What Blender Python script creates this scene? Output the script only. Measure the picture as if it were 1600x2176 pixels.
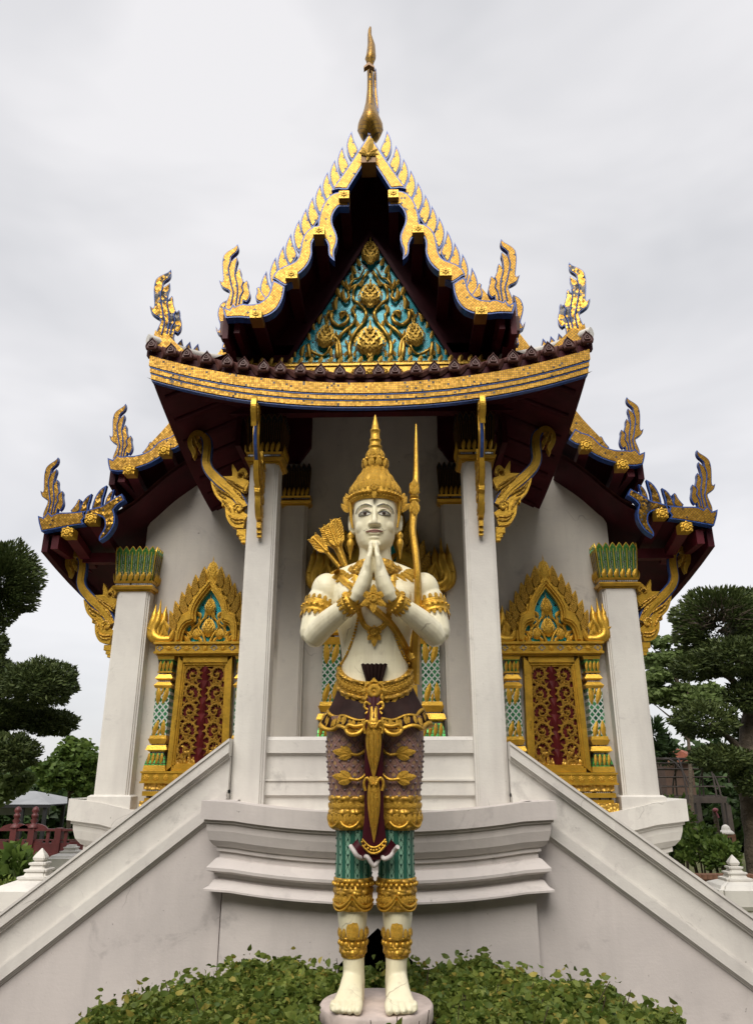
import bpy, math, random
import numpy as np
from mathutils import Vector, Matrix, Euler
from mathutils.bvhtree import BVHTree
R = math.radians
sc = bpy.context.scene
for o in list(bpy.data.objects): bpy.data.objects.remove(o)
COL = sc.collection
random.seed(7); RNG = np.random.default_rng(7)

# ---------------------------------------------------------------- camera
CAM = Vector((0.25, 0.0, 1.6)); PITCH = R(19.6); YAW = R(1.6)
cam = bpy.data.objects.new('camera', bpy.data.cameras.new('camera')); COL.objects.link(cam)
cam.location = CAM; cam.rotation_euler = (R(90)+PITCH, 0, YAW)
cam.data.sensor_fit = 'HORIZONTAL'; cam.data.sensor_width = 36; cam.data.lens = 36
cam.data.clip_start = .05; cam.data.clip_end = 2000
sc.camera = cam

# ---------------------------------------------------------------- sky, sun, exposure
SUN_EL, SUN_AZ = R(49), R(192)         # azimuth clockwise from +Y: behind the camera, a little left
w = bpy.data.worlds.new('World'); sc.world = w; w.use_nodes = True
nt = w.node_tree; nt.nodes.clear()
def WN(t, **k):
    n = nt.nodes.new(t)
    for a, b in k.items(): setattr(n, a, b)
    return n
sky = WN('ShaderNodeTexSky', sky_type='NISHITA', sun_disc=False, sun_elevation=SUN_EL, sun_rotation=SUN_AZ)
bg1 = WN('ShaderNodeBackground'); bg1.inputs[1].default_value = .10
nt.links.new(sky.outputs[0], bg1.inputs[0])
tc = WN('ShaderNodeTexCoord'); mp = WN('ShaderNodeMapping'); mp.inputs['Scale'].default_value = (1.1, 1.1, 2.6)
nz = WN('ShaderNodeTexNoise'); nz.inputs['Scale'].default_value = 1.7; nz.inputs['Detail'].default_value = 4; nz.inputs['Roughness'].default_value = .52
nz.inputs['Distortion'].default_value = .35
rp = WN('ShaderNodeValToRGB')
rp.color_ramp.elements[0].position = .35; rp.color_ramp.elements[0].color = (.335, .334, .343, 1)
rp.color_ramp.elements[1].position = .62; rp.color_ramp.elements[1].color = (.442, .434, .438, 1)
nt.links.new(tc.outputs['Generated'], mp.inputs[0]); nt.links.new(mp.outputs[0], nz.inputs[0]); nt.links.new(nz.outputs[0], rp.inputs[0])
bg2 = WN('ShaderNodeBackground'); bg2.inputs[1].default_value = 1.0
nt.links.new(rp.outputs[0], bg2.inputs[0])
mx = WN('ShaderNodeMixShader'); mx.inputs[0].default_value = .93
nt.links.new(bg1.outputs[0], mx.inputs[1]); nt.links.new(bg2.outputs[0], mx.inputs[2])
wo = WN('ShaderNodeOutputWorld'); nt.links.new(mx.outputs[0], wo.inputs[0])
sl = bpy.data.lights.new('sun', 'SUN'); sl.energy = 1.5; sl.angle = R(40); sl.color = (1, .94, .86)
so = bpy.data.objects.new('sun', sl); COL.objects.link(so); so.location = (-3, -6, 14)
sd = Vector((math.sin(SUN_AZ)*math.cos(SUN_EL), math.cos(SUN_AZ)*math.cos(SUN_EL), math.sin(SUN_EL)))
so.rotation_euler = (-sd).to_track_quat('-Z', 'Y').to_euler()
sc.view_settings.view_transform = 'Standard'; sc.view_settings.look = 'None'
sc.view_settings.exposure = 1.06; sc.view_settings.gamma = 1; sc.view_settings.use_curve_mapping = False
sc.render.engine = 'CYCLES'; sc.cycles.max_bounces = 6; sc.cycles.use_denoising = True

# ---------------------------------------------------------------- materials
class NT:
    def __init__(s, name):
        s.m = bpy.data.materials.new(name); s.m.use_nodes = True; s.t = s.m.node_tree
        s.b = s.t.nodes['Principled BSDF']; s._c = None
    def n(s, t, ins=None, **k):
        n = s.t.nodes.new(t)
        for a, b in k.items(): setattr(n, a, b)
        for a, b in (ins or {}).items(): s.set(n.inputs[a], b)
        return n
    def set(s, i, v):
        if hasattr(v, 'is_output') or isinstance(v, bpy.types.NodeSocket): s.t.links.new(v, i)
        else:
            if isinstance(v, (tuple, list)) and len(v) == 3 and i.type == 'RGBA': v = (*v, 1)
            i.default_value = v
    def co(s):
        if s._c is None: s._c = s.n('ShaderNodeTexCoord')
        return s._c.outputs['Object']
    def math(s, op, a, b=None, c=None, clamp=False):
        n = s.n('ShaderNodeMath', operation=op); n.use_clamp = clamp; s.set(n.inputs[0], a)
        if b is not None: s.set(n.inputs[1], b)
        if c is not None: s.set(n.inputs[2], c)
        return n.outputs[0]
    def vm(s, op, a, b=None):
        n = s.n('ShaderNodeVectorMath', operation=op); s.set(n.inputs[0], a)
        if b is not None: s.set(n.inputs[1], b)
        return n.outputs[0]
    def mp(s, scale=(1,1,1), rot=(0,0,0), vec=None):
        return s.n('ShaderNodeMapping', {'Vector': vec or s.co(), 'Scale': scale, 'Rotation': rot}).outputs[0]
    def noise(s, scale, detail=4, rough=.55, vec=None, dist=0):
        return s.n('ShaderNodeTexNoise', {'Vector': vec or s.co(), 'Scale': scale, 'Detail': detail, 'Roughness': rough, 'Distortion': dist}).outputs[0]
    def ramp(s, fac, lo, hi, c0=(0,0,0), c1=(1,1,1)):
        r = s.n('ShaderNodeValToRGB', {'Fac': fac}); e = r.color_ramp.elements
        e[0].position = lo; e[0].color = (*c0, 1); e[1].position = hi; e[1].color = (*c1, 1)
        return r.outputs[0]
    def mix(s, fac, a, b):
        n = s.n('ShaderNodeMix', data_type='RGBA'); s.set(n.inputs[0], fac); s.set(n.inputs[6], a); s.set(n.inputs[7], b)
        return n.outputs[2]
    def bump(s, h, strength=.3, dist=.01):
        s.set(s.b.inputs['Normal'], s.n('ShaderNodeBump', {'Height': h, 'Strength': strength, 'Distance': dist}).outputs[0])
    def out(s, col, rough=.5, metal=0., spec=.5):
        s.set(s.b.inputs['Base Color'], col); s.set(s.b.inputs['Roughness'], rough); s.set(s.b.inputs['Metallic'], metal)
        s.b.inputs['Specular IOR Level'].default_value = spec
        return s.m
def lerp3(c, k): return tuple(min(1, x*k) for x in c)
def M(name, col, rough=.5, metal=0., var=.15, scale=7, bump=0, bscale=60, spec=.5, bd=.004):
    s = NT(name); f = s.noise(scale)
    c = s.mix(s.ramp(f, .3, .7), lerp3(col, 1-var), lerp3(col, 1+var))
    if bump: s.bump(s.noise(bscale, 3), bump, bd)
    return s.out(c, rough, metal, spec)
def plaster(name, col, dirt=.35, tint=(.50,.47,.45)):
    s = NT(name)
    big = s.ramp(s.noise(1.1, 5, .6, dist=.4), .42, .68)
    streak = s.ramp(s.noise(3.2, 5, .6, vec=s.mp((1.6, 1.6, .22))), .48, .72)
    c = s.mix(s.math('MULTIPLY', big, dirt), col, tint)
    c = s.mix(s.math('MULTIPLY', streak, dirt*.55), c, lerp3(tint, .85))
    brush = s.noise(18, 4, .6, vec=s.mp((.5, .5, 3)))
    c = s.mix(s.math('MULTIPLY', s.ramp(brush, .35, .75), .12), c, lerp3(col, .72))
    pv = s.n('ShaderNodeTexVoronoi', {'Vector': s.vm('ADD', s.co(), s.vm('MULTIPLY', s.n('ShaderNodeTexNoise', {'Vector': s.co(), 'Scale': 5.}).outputs['Color'], (.22,.22,.22))), 'Scale': 1.3}).outputs['Color']
    pr_ = s.n('ShaderNodeSeparateXYZ', {0: pv}).outputs[0]
    c = s.mix(s.math('MULTIPLY', s.ramp(pr_, .45, .9), .30), c, lerp3(tint, 1.15))
    sm = s.math('MULTIPLY', s.ramp(s.noise(2.6, 6, .68, dist=.8), .57, .66), s.ramp(s.noise(9, 4, .6), .40, .60))
    c = s.mix(s.math('MULTIPLY', sm, .45), c, lerp3(tint, .62))
    spk = s.ramp(s.noise(22, 4, .65), .70, .74)
    c = s.mix(s.math('MULTIPLY', spk, .55), c, (.12, .105, .09))
    crk = s.n('ShaderNodeTexVoronoi', {'Vector': s.vm('ADD', s.co(), s.vm('MULTIPLY', s.n('ShaderNodeTexNoise', {'Vector': s.co(), 'Scale': 3.}).outputs['Color'], (.5,.5,.5))), 'Scale': .9}, feature='DISTANCE_TO_EDGE').outputs[0]
    cm = s.math('MULTIPLY', s.ramp(crk, .0015, .004, (1,1,1), (0,0,0)), s.ramp(s.noise(1.7, 2), .56, .62))
    c = s.mix(s.math('MULTIPLY', cm, .5), c, (.2, .18, .16))
    h = s.math('ADD', s.math('MULTIPLY', brush, .6), s.noise(55, 3))
    s.bump(h, .22, .004)
    return s.out(c, .62, 0, .35)
WHITE = plaster('white_plaster', (.765, .742, .688), .58)
MAUVE = plaster('mauve_white_plaster', (.69, .638, .608), .62, (.49,.455,.44))
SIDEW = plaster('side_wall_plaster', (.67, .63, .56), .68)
def mosaic(name, cols, cell, grout, rot=45, miss=.02, rough=.28, metal=.75, miss_reflect_col=(.05,.03,.012), miss_reflect=None, nvar=.07):
    """small square mirror tiles: a random tone for each tile, dark joints, a few tiles fallen off"""
    s = NT(name)
    v = s.mp((1/cell, 1/cell, 1/cell), (0, R(rot), 0))
    cellv = s.vm('FLOOR', v); fr = s.vm('FRACTION', v)
    wn = s.n('ShaderNodeTexWhiteNoise', {'Vector': s.vm('MULTIPLY', cellv, (1, 0, 1))})
    sp = s.n('ShaderNodeSeparateXYZ', {0: fr})
    ex = s.math('ABSOLUTE', s.math('SUBTRACT', sp.outputs[0], .5)); ez = s.math('ABSOLUTE', s.math('SUBTRACT', sp.outputs[2], .5))
    e = s.math('GREATER_THAN', s.math('MAXIMUM', ex, ez), .5-grout)
    c = s.mix(wn.outputs[0], cols[0], cols[1])
    big = s.noise(5, 3)
    c = s.mix(s.math('MULTIPLY', s.ramp(big, .4, .7), .3), c, lerp3(cols[0], .6))
    mis = s.math('LESS_THAN', wn.outputs[0], miss)
    if miss_reflect: mis = s.math('MAXIMUM', mis, s.math('GREATER_THAN', s.math('ADD', s.noise(miss_reflect[0], 5, .65), s.math('MULTIPLY', wn.outputs[0], .06)), miss_reflect[1]))
    e = s.math('MAXIMUM', e, mis)
    c = s.mix(e, c, miss_reflect_col)
    nr = s.vm('SUBTRACT', wn.outputs[1], (.5, .5, .5))
    geo = s.n('ShaderNodeNewGeometry')
    nn = s.vm('NORMALIZE', s.vm('ADD', geo.outputs['Normal'], s.vm('MULTIPLY', nr, (nvar, nvar, nvar))))
    s.set(s.b.inputs['Normal'], nn)
    return s.out(c, rough, s.math('MULTIPLY', s.math('SUBTRACT', 1., e), metal))
GMOS = mosaic('gold_mirror_mosaic', ((.34,.17,.012), (.54,.30,.036)), .021, .06, miss=.02, metal=.68, rough=.38, nvar=.1)
GMOSF = mosaic('gold_fascia_mosaic', ((.35,.175,.013), (.55,.31,.038)), .018, .06, rot=0, miss=.03, miss_reflect=(3.4, .69), metal=.68, rough=.38, nvar=.1)
GMOSD = mosaic('dark_reflection_gold_mosaic', ((.30,.145,.012), (.58,.32,.04)), .021, .06, miss=.06, metal=.88, rough=.3, nvar=.2, miss_reflect=(5.5, .55), miss_reflect_col=(.018,.012,.008))  # large dark patches are reflections painted into the gold
TURQ = mosaic('turquoise_mosaic', ((.025,.52,.66), (.07,.72,.84)), .016, .07, miss=.04, metal=.1, rough=.3, miss_reflect=(4.5, .66), miss_reflect_col=(.008,.014,.025))
GREENM = mosaic('green_mirror_mosaic', ((.05,.36,.07), (.16,.62,.18)), .035, .10, rot=0, miss=.08, metal=.55, rough=.15)
def lattice(name):
    s = NT(name); v = s.mp((25, 25, 22), (0, R(45), 0)); fr = s.vm('FRACTION', v); sp = s.n('ShaderNodeSeparateXYZ', {0: fr})
    ex = s.math('ABSOLUTE', s.math('SUBTRACT', sp.outputs[0], .5)); ez = s.math('ABSOLUTE', s.math('SUBTRACT', sp.outputs[2], .5))
    e = s.math('GREATER_THAN', s.math('MAXIMUM', ex, ez), .36)
    wn = s.n('ShaderNodeTexWhiteNoise', {'Vector': s.vm('MULTIPLY', s.vm('FLOOR', v), (1,0,1))}).outputs[0]
    g = s.mix(wn, (.015,.10,.05), (.10,.36,.16))
    return s.out(s.mix(e, g, (.74,.78,.74)), .18, .3)
LATT = lattice('green_white_lattice_mosaic')
BLUE = M('blue_glass_edging', (.035,.085,.30), .3, .1, .35, 25)
def goldleaf(name, col, rough=.4, metal=.62, var=.3, bump=.5):
    s = NT(name); f = s.noise(9, 5, .6)
    c = s.mix(s.ramp(f, .3, .72), lerp3(col, 1-var), lerp3(col, 1+var*.6))
    worn = s.ramp(s.noise(24, 5, .7), .60, .70)
    c = s.mix(s.math('MULTIPLY', worn, .6), c, (.13,.065,.015))
    s.bump(s.noise(75, 4, .65), bump, .005)
    return s.out(c, rough, metal)
GOLD = goldleaf('gold_leaf', (.68,.40,.045), .36, .62, .3)
GOLDP = goldleaf('pale_gold_paint', (.54,.335,.06), .38, .75)
GOLDS = goldleaf('statue_gold_paint', (.64,.37,.045), .38, .65, .36, .9)
def carved(name, col, back):
    """gold carving with fine cut relief"""
    s = NT(name)
    vo = s.n('ShaderNodeTexVoronoi', {'Vector': s.co(), 'Scale': 34.}, feature='F1').outputs[0]
    f = s.ramp(vo, .35, .75)
    c = s.mix(s.math('MULTIPLY', f, .55), col, back)
    s.bump(s.math('SUBTRACT', 1., vo), .8, .02)
    return s.out(c, .42, .5)
CARVG = carved('carved_gold', (.68,.41,.06), (.22,.10,.02))
GOLD_SHADED = goldleaf('shaded_gold_leaf', (.20,.10,.015), .42, .7)  # gold leaf darkened in its colour to stand for porch shade
CARVS = carved('statue_carved_gold', (.64,.37,.045), (.17,.075,.012))
MAROON = M('dark_maroon_paint', (.048,.0045,.0095), .55, 0, .3, 5, .1, 30, .18)
MAROONL = M('maroon_paint', (.09,.010,.017), .5, 0, .3, 5, .1, 30, .25)
BROWNB = M('brown_ochre_beam_end', (.25,.12,.025), .5, .1, .3, 8)
TILE = M('maroon_roof_tile', (.10,.035,.028), .55, 0, .35, 9, .2, 40)
DARK = M('dark_void', (.006,.006,.006), .9, 0, .1)
REDP = M('dark_red_lacquer', (.095,.009,.010), .45, 0, .25, 6, 0, 60, .2)
MIRW = mosaic('white_mirror_chips', ((.55,.56,.56), (.85,.86,.86)), .018, .1, rot=0, miss=.12, metal=.5, rough=.15)
def skin():
    s = NT('cream_statue_paint')
    f = s.ramp(s.noise(3, 5, .6), .35, .7)
    c = s.mix(f, (.80,.735,.50), (.87,.815,.61))
    c = s.mix(s.math('MULTIPLY', s.ramp(s.noise(14, 5, .65), .60, .76), .4), c, (.42,.35,.24))
    st = s.ramp(s.noise(9, 5, .6, vec=s.mp((2.2, 2.2, .25))), .52, .74); c = s.mix(s.math('MULTIPLY', st, .32), c, (.50,.42,.28))
    ck = s.n('ShaderNodeTexVoronoi', {'Vector': s.vm('ADD', s.co(), s.vm('MULTIPLY', s.n('ShaderNodeTexNoise', {'Vector': s.co(), 'Scale': 9.}).outputs['Color'], (.12,.12,.12))), 'Scale': 3.2}, feature='DISTANCE_TO_EDGE').outputs[0]
    c = s.mix(s.math('MULTIPLY', s.math('MULTIPLY', s.ramp(ck, .004, .012, (1,1,1), (0,0,0)), s.ramp(s.noise(4, 2), .5, .6)), .55), c, (.25,.19,.12))
    geo = s.n('ShaderNodeNewGeometry')
    s.bump(s.math('ADD', s.noise(45, 4), s.math('MULTIPLY', s.noise(160, 2), .4)), .25, .004)
    s.b.inputs['Coat Weight'].default_value = .15; s.b.inputs['Coat Roughness'].default_value = .35
    return s.out(c, .45, 0, .45)
SKIN = skin()
SHIRT = M('dark_brown_cloth_paint', (.030,.015,.013), .6, 0, .3, 10, .3, 50, .1)
BLACKP = M('black_line_paint', (.015,.013,.012), .5)
EYEW = M('eye_white_paint', (.62,.60,.54), .35)
IRIS = M('brown_iris_paint', (.10,.06,.04), .25)
LIP = M('dull_red_lip_paint', (.50,.26,.22), .45)
PINKW = M('weathered_pink_white_concrete', (.56,.47,.43), .75, 0, .2, 9, .5, 50)
def trousers():
    s = NT('purple_brown_lattice_cloth'); c = s.co(); sp = s.n('ShaderNodeSeparateXYZ', {0: c})
    a = s.math('MULTIPLY', s.math('ARCTAN2', sp.outputs[0], s.math('MULTIPLY', sp.outputs[1], -1.)), 16/(2*math.pi))
    z = s.math('MULTIPLY', sp.outputs[2], 16.)
    d = []
    for sg in ('ADD', 'SUBTRACT'):
        q = s.math('FRACT', s.math(sg, a, z)); d.append(s.math('ABSOLUTE', s.math('SUBTRACT', q, .5)))
    m = s.math('MAXIMUM', d[0], d[1])
    band = s.math('GREATER_THAN', m, .36); line = s.math('MULTIPLY', s.math('GREATER_THAN', m, .31), s.math('LESS_THAN', m, .37))
    fl = s.math('LESS_THAN', s.math('ADD', d[0], d[1]), .26)
    col = s.mix(band, s.mix(s.ramp(s.noise(30,3), .4, .6), (.25,.14,.105), (.34,.20,.13)), (.29,.155,.13))
    col = s.mix(s.math('MULTIPLY', fl, s.ramp(s.noise(12,2), .45, .6)), col, (.50,.30,.08))
    col = s.mix(s.math('MULTIPLY', line, .8), col, (.05,.028,.028))
    s.bump(s.math('ADD', band, s.math('MULTIPLY', fl, .8)), .7, .006)
    return s.out(col, .5)
TROUS = trousers()
def leggings():
    s = NT('green_striped_cloth'); c = s.co(); sp = s.n('ShaderNodeSeparateXYZ', {0: c})
    a = s.math('MULTIPLY', s.math('ARCTAN2', sp.outputs[0], s.math('MULTIPLY', sp.outputs[1], -1.)), 12/(2*math.pi))
    q = s.math('ABSOLUTE', s.math('SUBTRACT', s.math('FRACT', a), .5))
    dk = s.math('GREATER_THAN', q, .29); ln = s.math('MULTIPLY', s.math('GREATER_THAN', q, .25), s.math('LESS_THAN', q, .30))
    z = s.math('FRACT', s.math('MULTIPLY', sp.outputs[2], 22.))
    zz = s.math('MULTIPLY', s.math('ABSOLUTE', s.math('SUBTRACT', z, .5)), .5)
    x = s.math('LESS_THAN', s.math('ABSOLUTE', s.math('SUBTRACT', zz, q)), .03)
    col = s.mix(dk, (.20,.38,.27), (.016,.115,.075)); col = s.mix(s.math('MAXIMUM', ln, s.math('MULTIPLY', x, s.math('LESS_THAN', q, .26))), col, (.02,.07,.045))
    s.bump(s.math('SUBTRACT', 1., ln), .6, .005)
    return s.out(col, .5)
LEGG = leggings()
def leafmat(name, c0, c1, c2=None, trans=.25):
    s = NT(name); geo = s.n('ShaderNodeNewGeometry'); r = geo.outputs['Random Per Island']
    c = s.mix(r, c0, c1)
    if c2: c = s.mix(s.math('GREATER_THAN', r, .93), c, c2)
    big = s.noise(1.6, 3); c = s.mix(s.math('MULTIPLY', s.ramp(big, .35, .7), .45), c, lerp3(c0, .7))
    s.out(c, .55, 0, .3)
    t = s.n('ShaderNodeBsdfTranslucent', {'Color': c}); m = s.n('ShaderNodeMixShader', {0: trans})
    o = s.t.nodes['Material Output']
    s.t.links.new(s.b.outputs[0], m.inputs[1]); s.t.links.new(t.outputs[0], m.inputs[2]); s.t.links.new(m.outputs[0], o.inputs[0])
    return s.m
HEDGE = leafmat('hedge_leaf', (.07,.12,.017), (.27,.32,.065), (.44,.37,.08), .32)
TOPI = leafmat('topiary_needle', (.042,.068,.020), (.13,.165,.048), None, .15)
BROAD = leafmat('broad_leaf', (.065,.12,.022), (.18,.26,.055), None, .3)
PALE = leafmat('pale_leaf', (.13,.19,.055), (.22,.29,.10), None, .35)
DARKL = leafmat('dark_leaf', (.020,.042,.012), (.055,.095,.025), None, .15)
DRYL = leafmat('dry_leaf', (.06,.045,.02), (.10,.075,.03), None, .15)
BARK = M('bark', (.11,.085,.06), .85, 0, .4, 9, .8, 25, bd=.03)
TWIG = M('twig', (.06,.04,.025), .8)
GRASS = M('grass_ground', (.09,.095,.032), .9, 0, .4, 3, .6, 40, bd=.02)
REDW = M('red_brown_wood', (.105,.022,.022), .5, 0, .25, 5)
BLACKM = M('black_metal', (.012,.012,.013), .5)
TENT = M('grey_tent_cloth', (.27,.28,.29), .6, 0, .15, 2)
RUST = M('rusty_iron', (.06,.047,.04), .75, 0, .3, 8)
BRICK = M('old_brick', (.20,.10,.06), .85, 0, .35, 9, .4, 30)
LAVW = M('white_house_wall', (.55,.56,.58), .7)
REDROOF = M('red_roof_tile', (.26,.08,.045), .7, 0, .3, 8)
# ---------------------------------------------------------------- helpers
_c, _s = math.cos, math.sin
def P(px, py, Y):
    """measure: the photograph's pixel (1600 wide) seen on the upright plane at depth Y -> (x, z) in metres"""
    u = (px-800)/1600; v = (1088-py)/1600
    d = Vector((u, _c(PITCH)-v*_s(PITCH), _s(PITCH)+v*_c(PITCH)))
    d = Matrix.Rotation(YAW, 3, 'Z') @ d
    p = CAM + d*((Y-CAM.y)/d.y)
    return (p.x, p.z)
def Z2(ox, oy, s, Y, pts): return [P(ox+a/s, oy+b/s, Y) for a, b in pts]
from mathutils.geometry import delaunay_2d_cdt
def tess(pts):
    """inside triangles of a (possibly concave) outline: (points, triangles)"""
    r = delaunay_2d_cdt([Vector(p) for p in pts], [], [list(range(len(pts)))], 1, 1e-6)
    return [(v.x, v.y) for v in r[0]], [list(f) for f in r[2]]
class G:
    """collects faces for ONE mesh"""
    def __init__(s): s.v = []; s.f = []; s.m = []; s.sm = []
    def add(s, vs, fs, mi=0, smooth=False):
        n = len(s.v); s.v += [tuple(p) for p in vs]
        for f in fs: s.f.append([i+n for i in f]); s.m.append(mi); s.sm.append(smooth)
        return s
    def box(s, x0, x1, y0, y1, z0, z1, mi=0):
        vs = [(x, y, z) for z in (z0, z1) for y in (y0, y1) for x in (x0, x1)]
        return s.add(vs, [(0,2,3,1), (4,5,7,6), (0,1,5,4), (2,6,7,3), (0,4,6,2), (1,3,7,5)], mi)
    def frus(s, c, b, t, z0, z1, mi=0):
        """square frustum: half sizes b at z0, t at z1 round centre c=(x,y)"""
        x, y = c; b = b if isinstance(b, tuple) else (b, b); t = t if isinstance(t, tuple) else (t, t)
        vs = [(x-b[0],y-b[1],z0),(x+b[0],y-b[1],z0),(x+b[0],y+b[1],z0),(x-b[0],y+b[1],z0),(x-t[0],y-t[1],z1),(x+t[0],y-t[1],z1),(x+t[0],y+t[1],z1),(x-t[0],y+t[1],z1)]
        return s.add(vs, [(0,3,2,1),(4,5,6,7),(0,1,5,4),(1,2,6,5),(2,3,7,6),(3,0,4,7)], mi)
    def prism(s, pts, y0, y1, mi=0, side=None):
        n = len(pts); a = sum(pts[i][0]*pts[(i+1)%n][1]-pts[(i+1)%n][0]*pts[i][1] for i in range(n))
        if a < 0: pts = pts[::-1]
        vs = [(x, y0, z) for x, z in pts]+[(x, y1, z) for x, z in pts]
        if n <= 4: s.add(vs, [list(range(n)), list(range(2*n-1, n-1, -1))], mi)
        else:
            q, tr = tess(pts); s.add([(x, y0, z) for x, z in q], tr, mi); s.add([(x, y1, z) for x, z in q], [t[::-1] for t in tr], mi)
        s.add(vs, [(i, i+n, (i+1)%n+n, (i+1)%n) for i in range(n)], mi if side is None else side)
        return s
    def loft(s, rings, mi=0, closed=True, caps=True, smooth=True):
        n = len(rings[0]); vs = [p for r in rings for p in r]; fs = []
        for k in range(len(rings)-1):
            for i in range(n if closed else n-1):
                j = (i+1) % n; fs.append((k*n+i, k*n+j, (k+1)*n+j, (k+1)*n+i))
        s.add(vs, fs, mi, smooth)
        if caps and closed:
            m = len(vs)-n; s.add(vs[:n], [list(range(n-1, -1, -1))], mi); s.add(vs[m:], [list(range(n))], mi)
        return s
    def tube(s, path, rad, n=8, mi=0, flat=1., caps=True, up=None):
        path = [Vector(p) for p in path]; rr = rad if isinstance(rad, (list, tuple)) else [rad]*len(path); rings = []
        u = None
        for i, p in enumerate(path):
            t = (path[min(i+1, len(path)-1)]-path[max(i-1, 0)]).normalized()
            if u is None:
                u = Vector(up) if up else (Vector((0,1,0)) if abs(t.y) < .9 else Vector((1,0,0)))
            u = (u-t*u.dot(t)).normalized(); b = t.cross(u)
            rings.append([p+(b*_c(a)+u*_s(a)*flat)*rr[i] for a in [2*math.pi*k/n for k in range(n)]])
        return s.loft(rings, mi, True, caps)
    def lathe(s, prof, c=(0,0), n=20, mi=0, sx=1, sy=1, smooth=True):
        rings = [[(c[0]+r*_c(a)*sx, c[1]+r*_s(a)*sy, z) for a in [2*math.pi*k/n for k in range(n)]] for r, z in prof]
        return s.loft(rings, mi, True, True, smooth)
    def ball(s, c, r, n=8, m=5, mi=0):
        r = r if isinstance(r, tuple) else (r, r, r); rings = []
        for k in range(m+1):
            t = math.pi*(k/m-.5); k1 = max(_c(t), .02)
            rings.append([(c[0]+r[0]*k1*_c(a), c[1]+r[1]*k1*_s(a), c[2]+r[2]*_s(t)) for a in [2*math.pi*i/n for i in range(n)]])
        return s.loft(rings, mi, True, True)
    def sweep(s, prof, path, mi=0, smooth=False):
        """prof [(out,z)], path [(x,y,nx,ny,dz)] -> open strip"""
        rings = [[(x+nx*o, y+ny*o, z+dz) for o, z in prof] for x, y, nx, ny, dz in path]
        return s.loft(rings, mi, False, False, smooth)
    def mesh(s, name, mats):
        me = bpy.data.meshes.new(name); me.from_pydata(s.v, [], s.f)
        for m in (mats if isinstance(mats, (list, tuple)) else [mats]): me.materials.append(m)
        me.polygons.foreach_set('material_index', s.m); me.polygons.foreach_set('use_smooth', s.sm)
        me.update(); return me
def tag(o, label=None, cat=None, group=None, kind=None):
    for k, v in (('label', label), ('category', cat), ('group', group), ('kind', kind)):
        if v: o[k] = v
    return o
def root(name, loc, label=None, cat=None, group=None):
    o = bpy.data.objects.new(name, None); COL.objects.link(o); o.location = loc; o.empty_display_size = .2
    return tag(o, label, cat, group)
def wloc(o):
    p = Vector((0,0,0))
    while o: p += o.location; o = o.parent
    return p
def part(name, g, mats, parent, origin=None, kind=None, label=None):
    """mesh built in world coordinates -> child object whose origin sits at `origin` (default: its parent's origin)"""
    pw = wloc(parent) if parent else Vector((0,0,0)); og = Vector(origin) if origin else pw
    g.v = [(x-og.x, y-og.y, z-og.z) for x, y, z in g.v]
    o = bpy.data.objects.new(name, g.mesh(name, mats)); COL.objects.link(o); o.parent = parent; o.location = og-pw
    return tag(o, label, None, None, kind)
def inst(name, me, parent, loc, rot=(0,0,0), scale=1., mats=None):
    """one more piece that shares the mesh data `me`; loc in world coordinates"""
    o = bpy.data.objects.new(name, me); COL.objects.link(o); o.parent = parent
    o.location = Vector(loc)-(wloc(parent) if parent else Vector((0,0,0))); o.rotation_euler = rot
    o.scale = (scale,)*3 if isinstance(scale, (int, float)) else scale
    return o
def chaikin(pts, it=2, corner=58, closed=True):
    for k in range(it):
        out = []; n = len(pts)
        for i in range(n):
            if not closed and i in (0, n-1): out.append(pts[i]); continue
            a, b, c = pts[i-1], pts[i], pts[(i+1) % n]
            v1 = (b[0]-a[0], b[1]-a[1]); v2 = (c[0]-b[0], c[1]-b[1])
            ang = math.degrees(abs(math.atan2(v1[0]*v2[1]-v1[1]*v2[0], v1[0]*v2[0]+v1[1]*v2[1])))
            if ang > corner: out.append(b)
            else:
                out.append((b[0]-.25*v1[0], b[1]-.25*v1[1])); out.append((b[0]+.25*v2[0], b[1]+.25*v2[1]))
        pts = out
    return pts
def spline(pts, k=6):
    """Catmull-Rom through the points"""
    pts = [Vector(p) for p in pts]; q = [pts[0]*2-pts[1]]+pts+[pts[-1]*2-pts[-2]]; out = []
    for i in range(1, len(q)-2):
        for j in range(k):
            t = j/k; a, b, c, d = q[i-1], q[i], q[i+1], q[i+2]
            out.append(.5*((2*b)+(c-a)*t+(2*a-5*b+4*c-d)*t*t+(3*b-a-3*c+d)*t**3))
    return out+[pts[-1]]
def inset(pts, d):
    n = len(pts); ar = sum(pts[i][0]*pts[(i+1)%n][1]-pts[(i+1)%n][0]*pts[i][1] for i in range(n)); sg = 1 if ar > 0 else -1; out = []
    for i in range(n):
        a, b, c = Vector(pts[i-1]), Vector(pts[i]), Vector(pts[(i+1) % n])
        e1 = (b-a).normalized() if (b-a).length > 1e-9 else Vector((1,0)); e2 = (c-b).normalized() if (c-b).length > 1e-9 else e1
        n1 = Vector((-e1.y, e1.x))*sg; n2 = Vector((-e2.y, e2.x))*sg; m = n1+n2
        if m.length < .3: m = n1
        m.normalize(); k = d/max(.45, m.dot(n1)); out.append(tuple(b+m*k))
    return out
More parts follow.
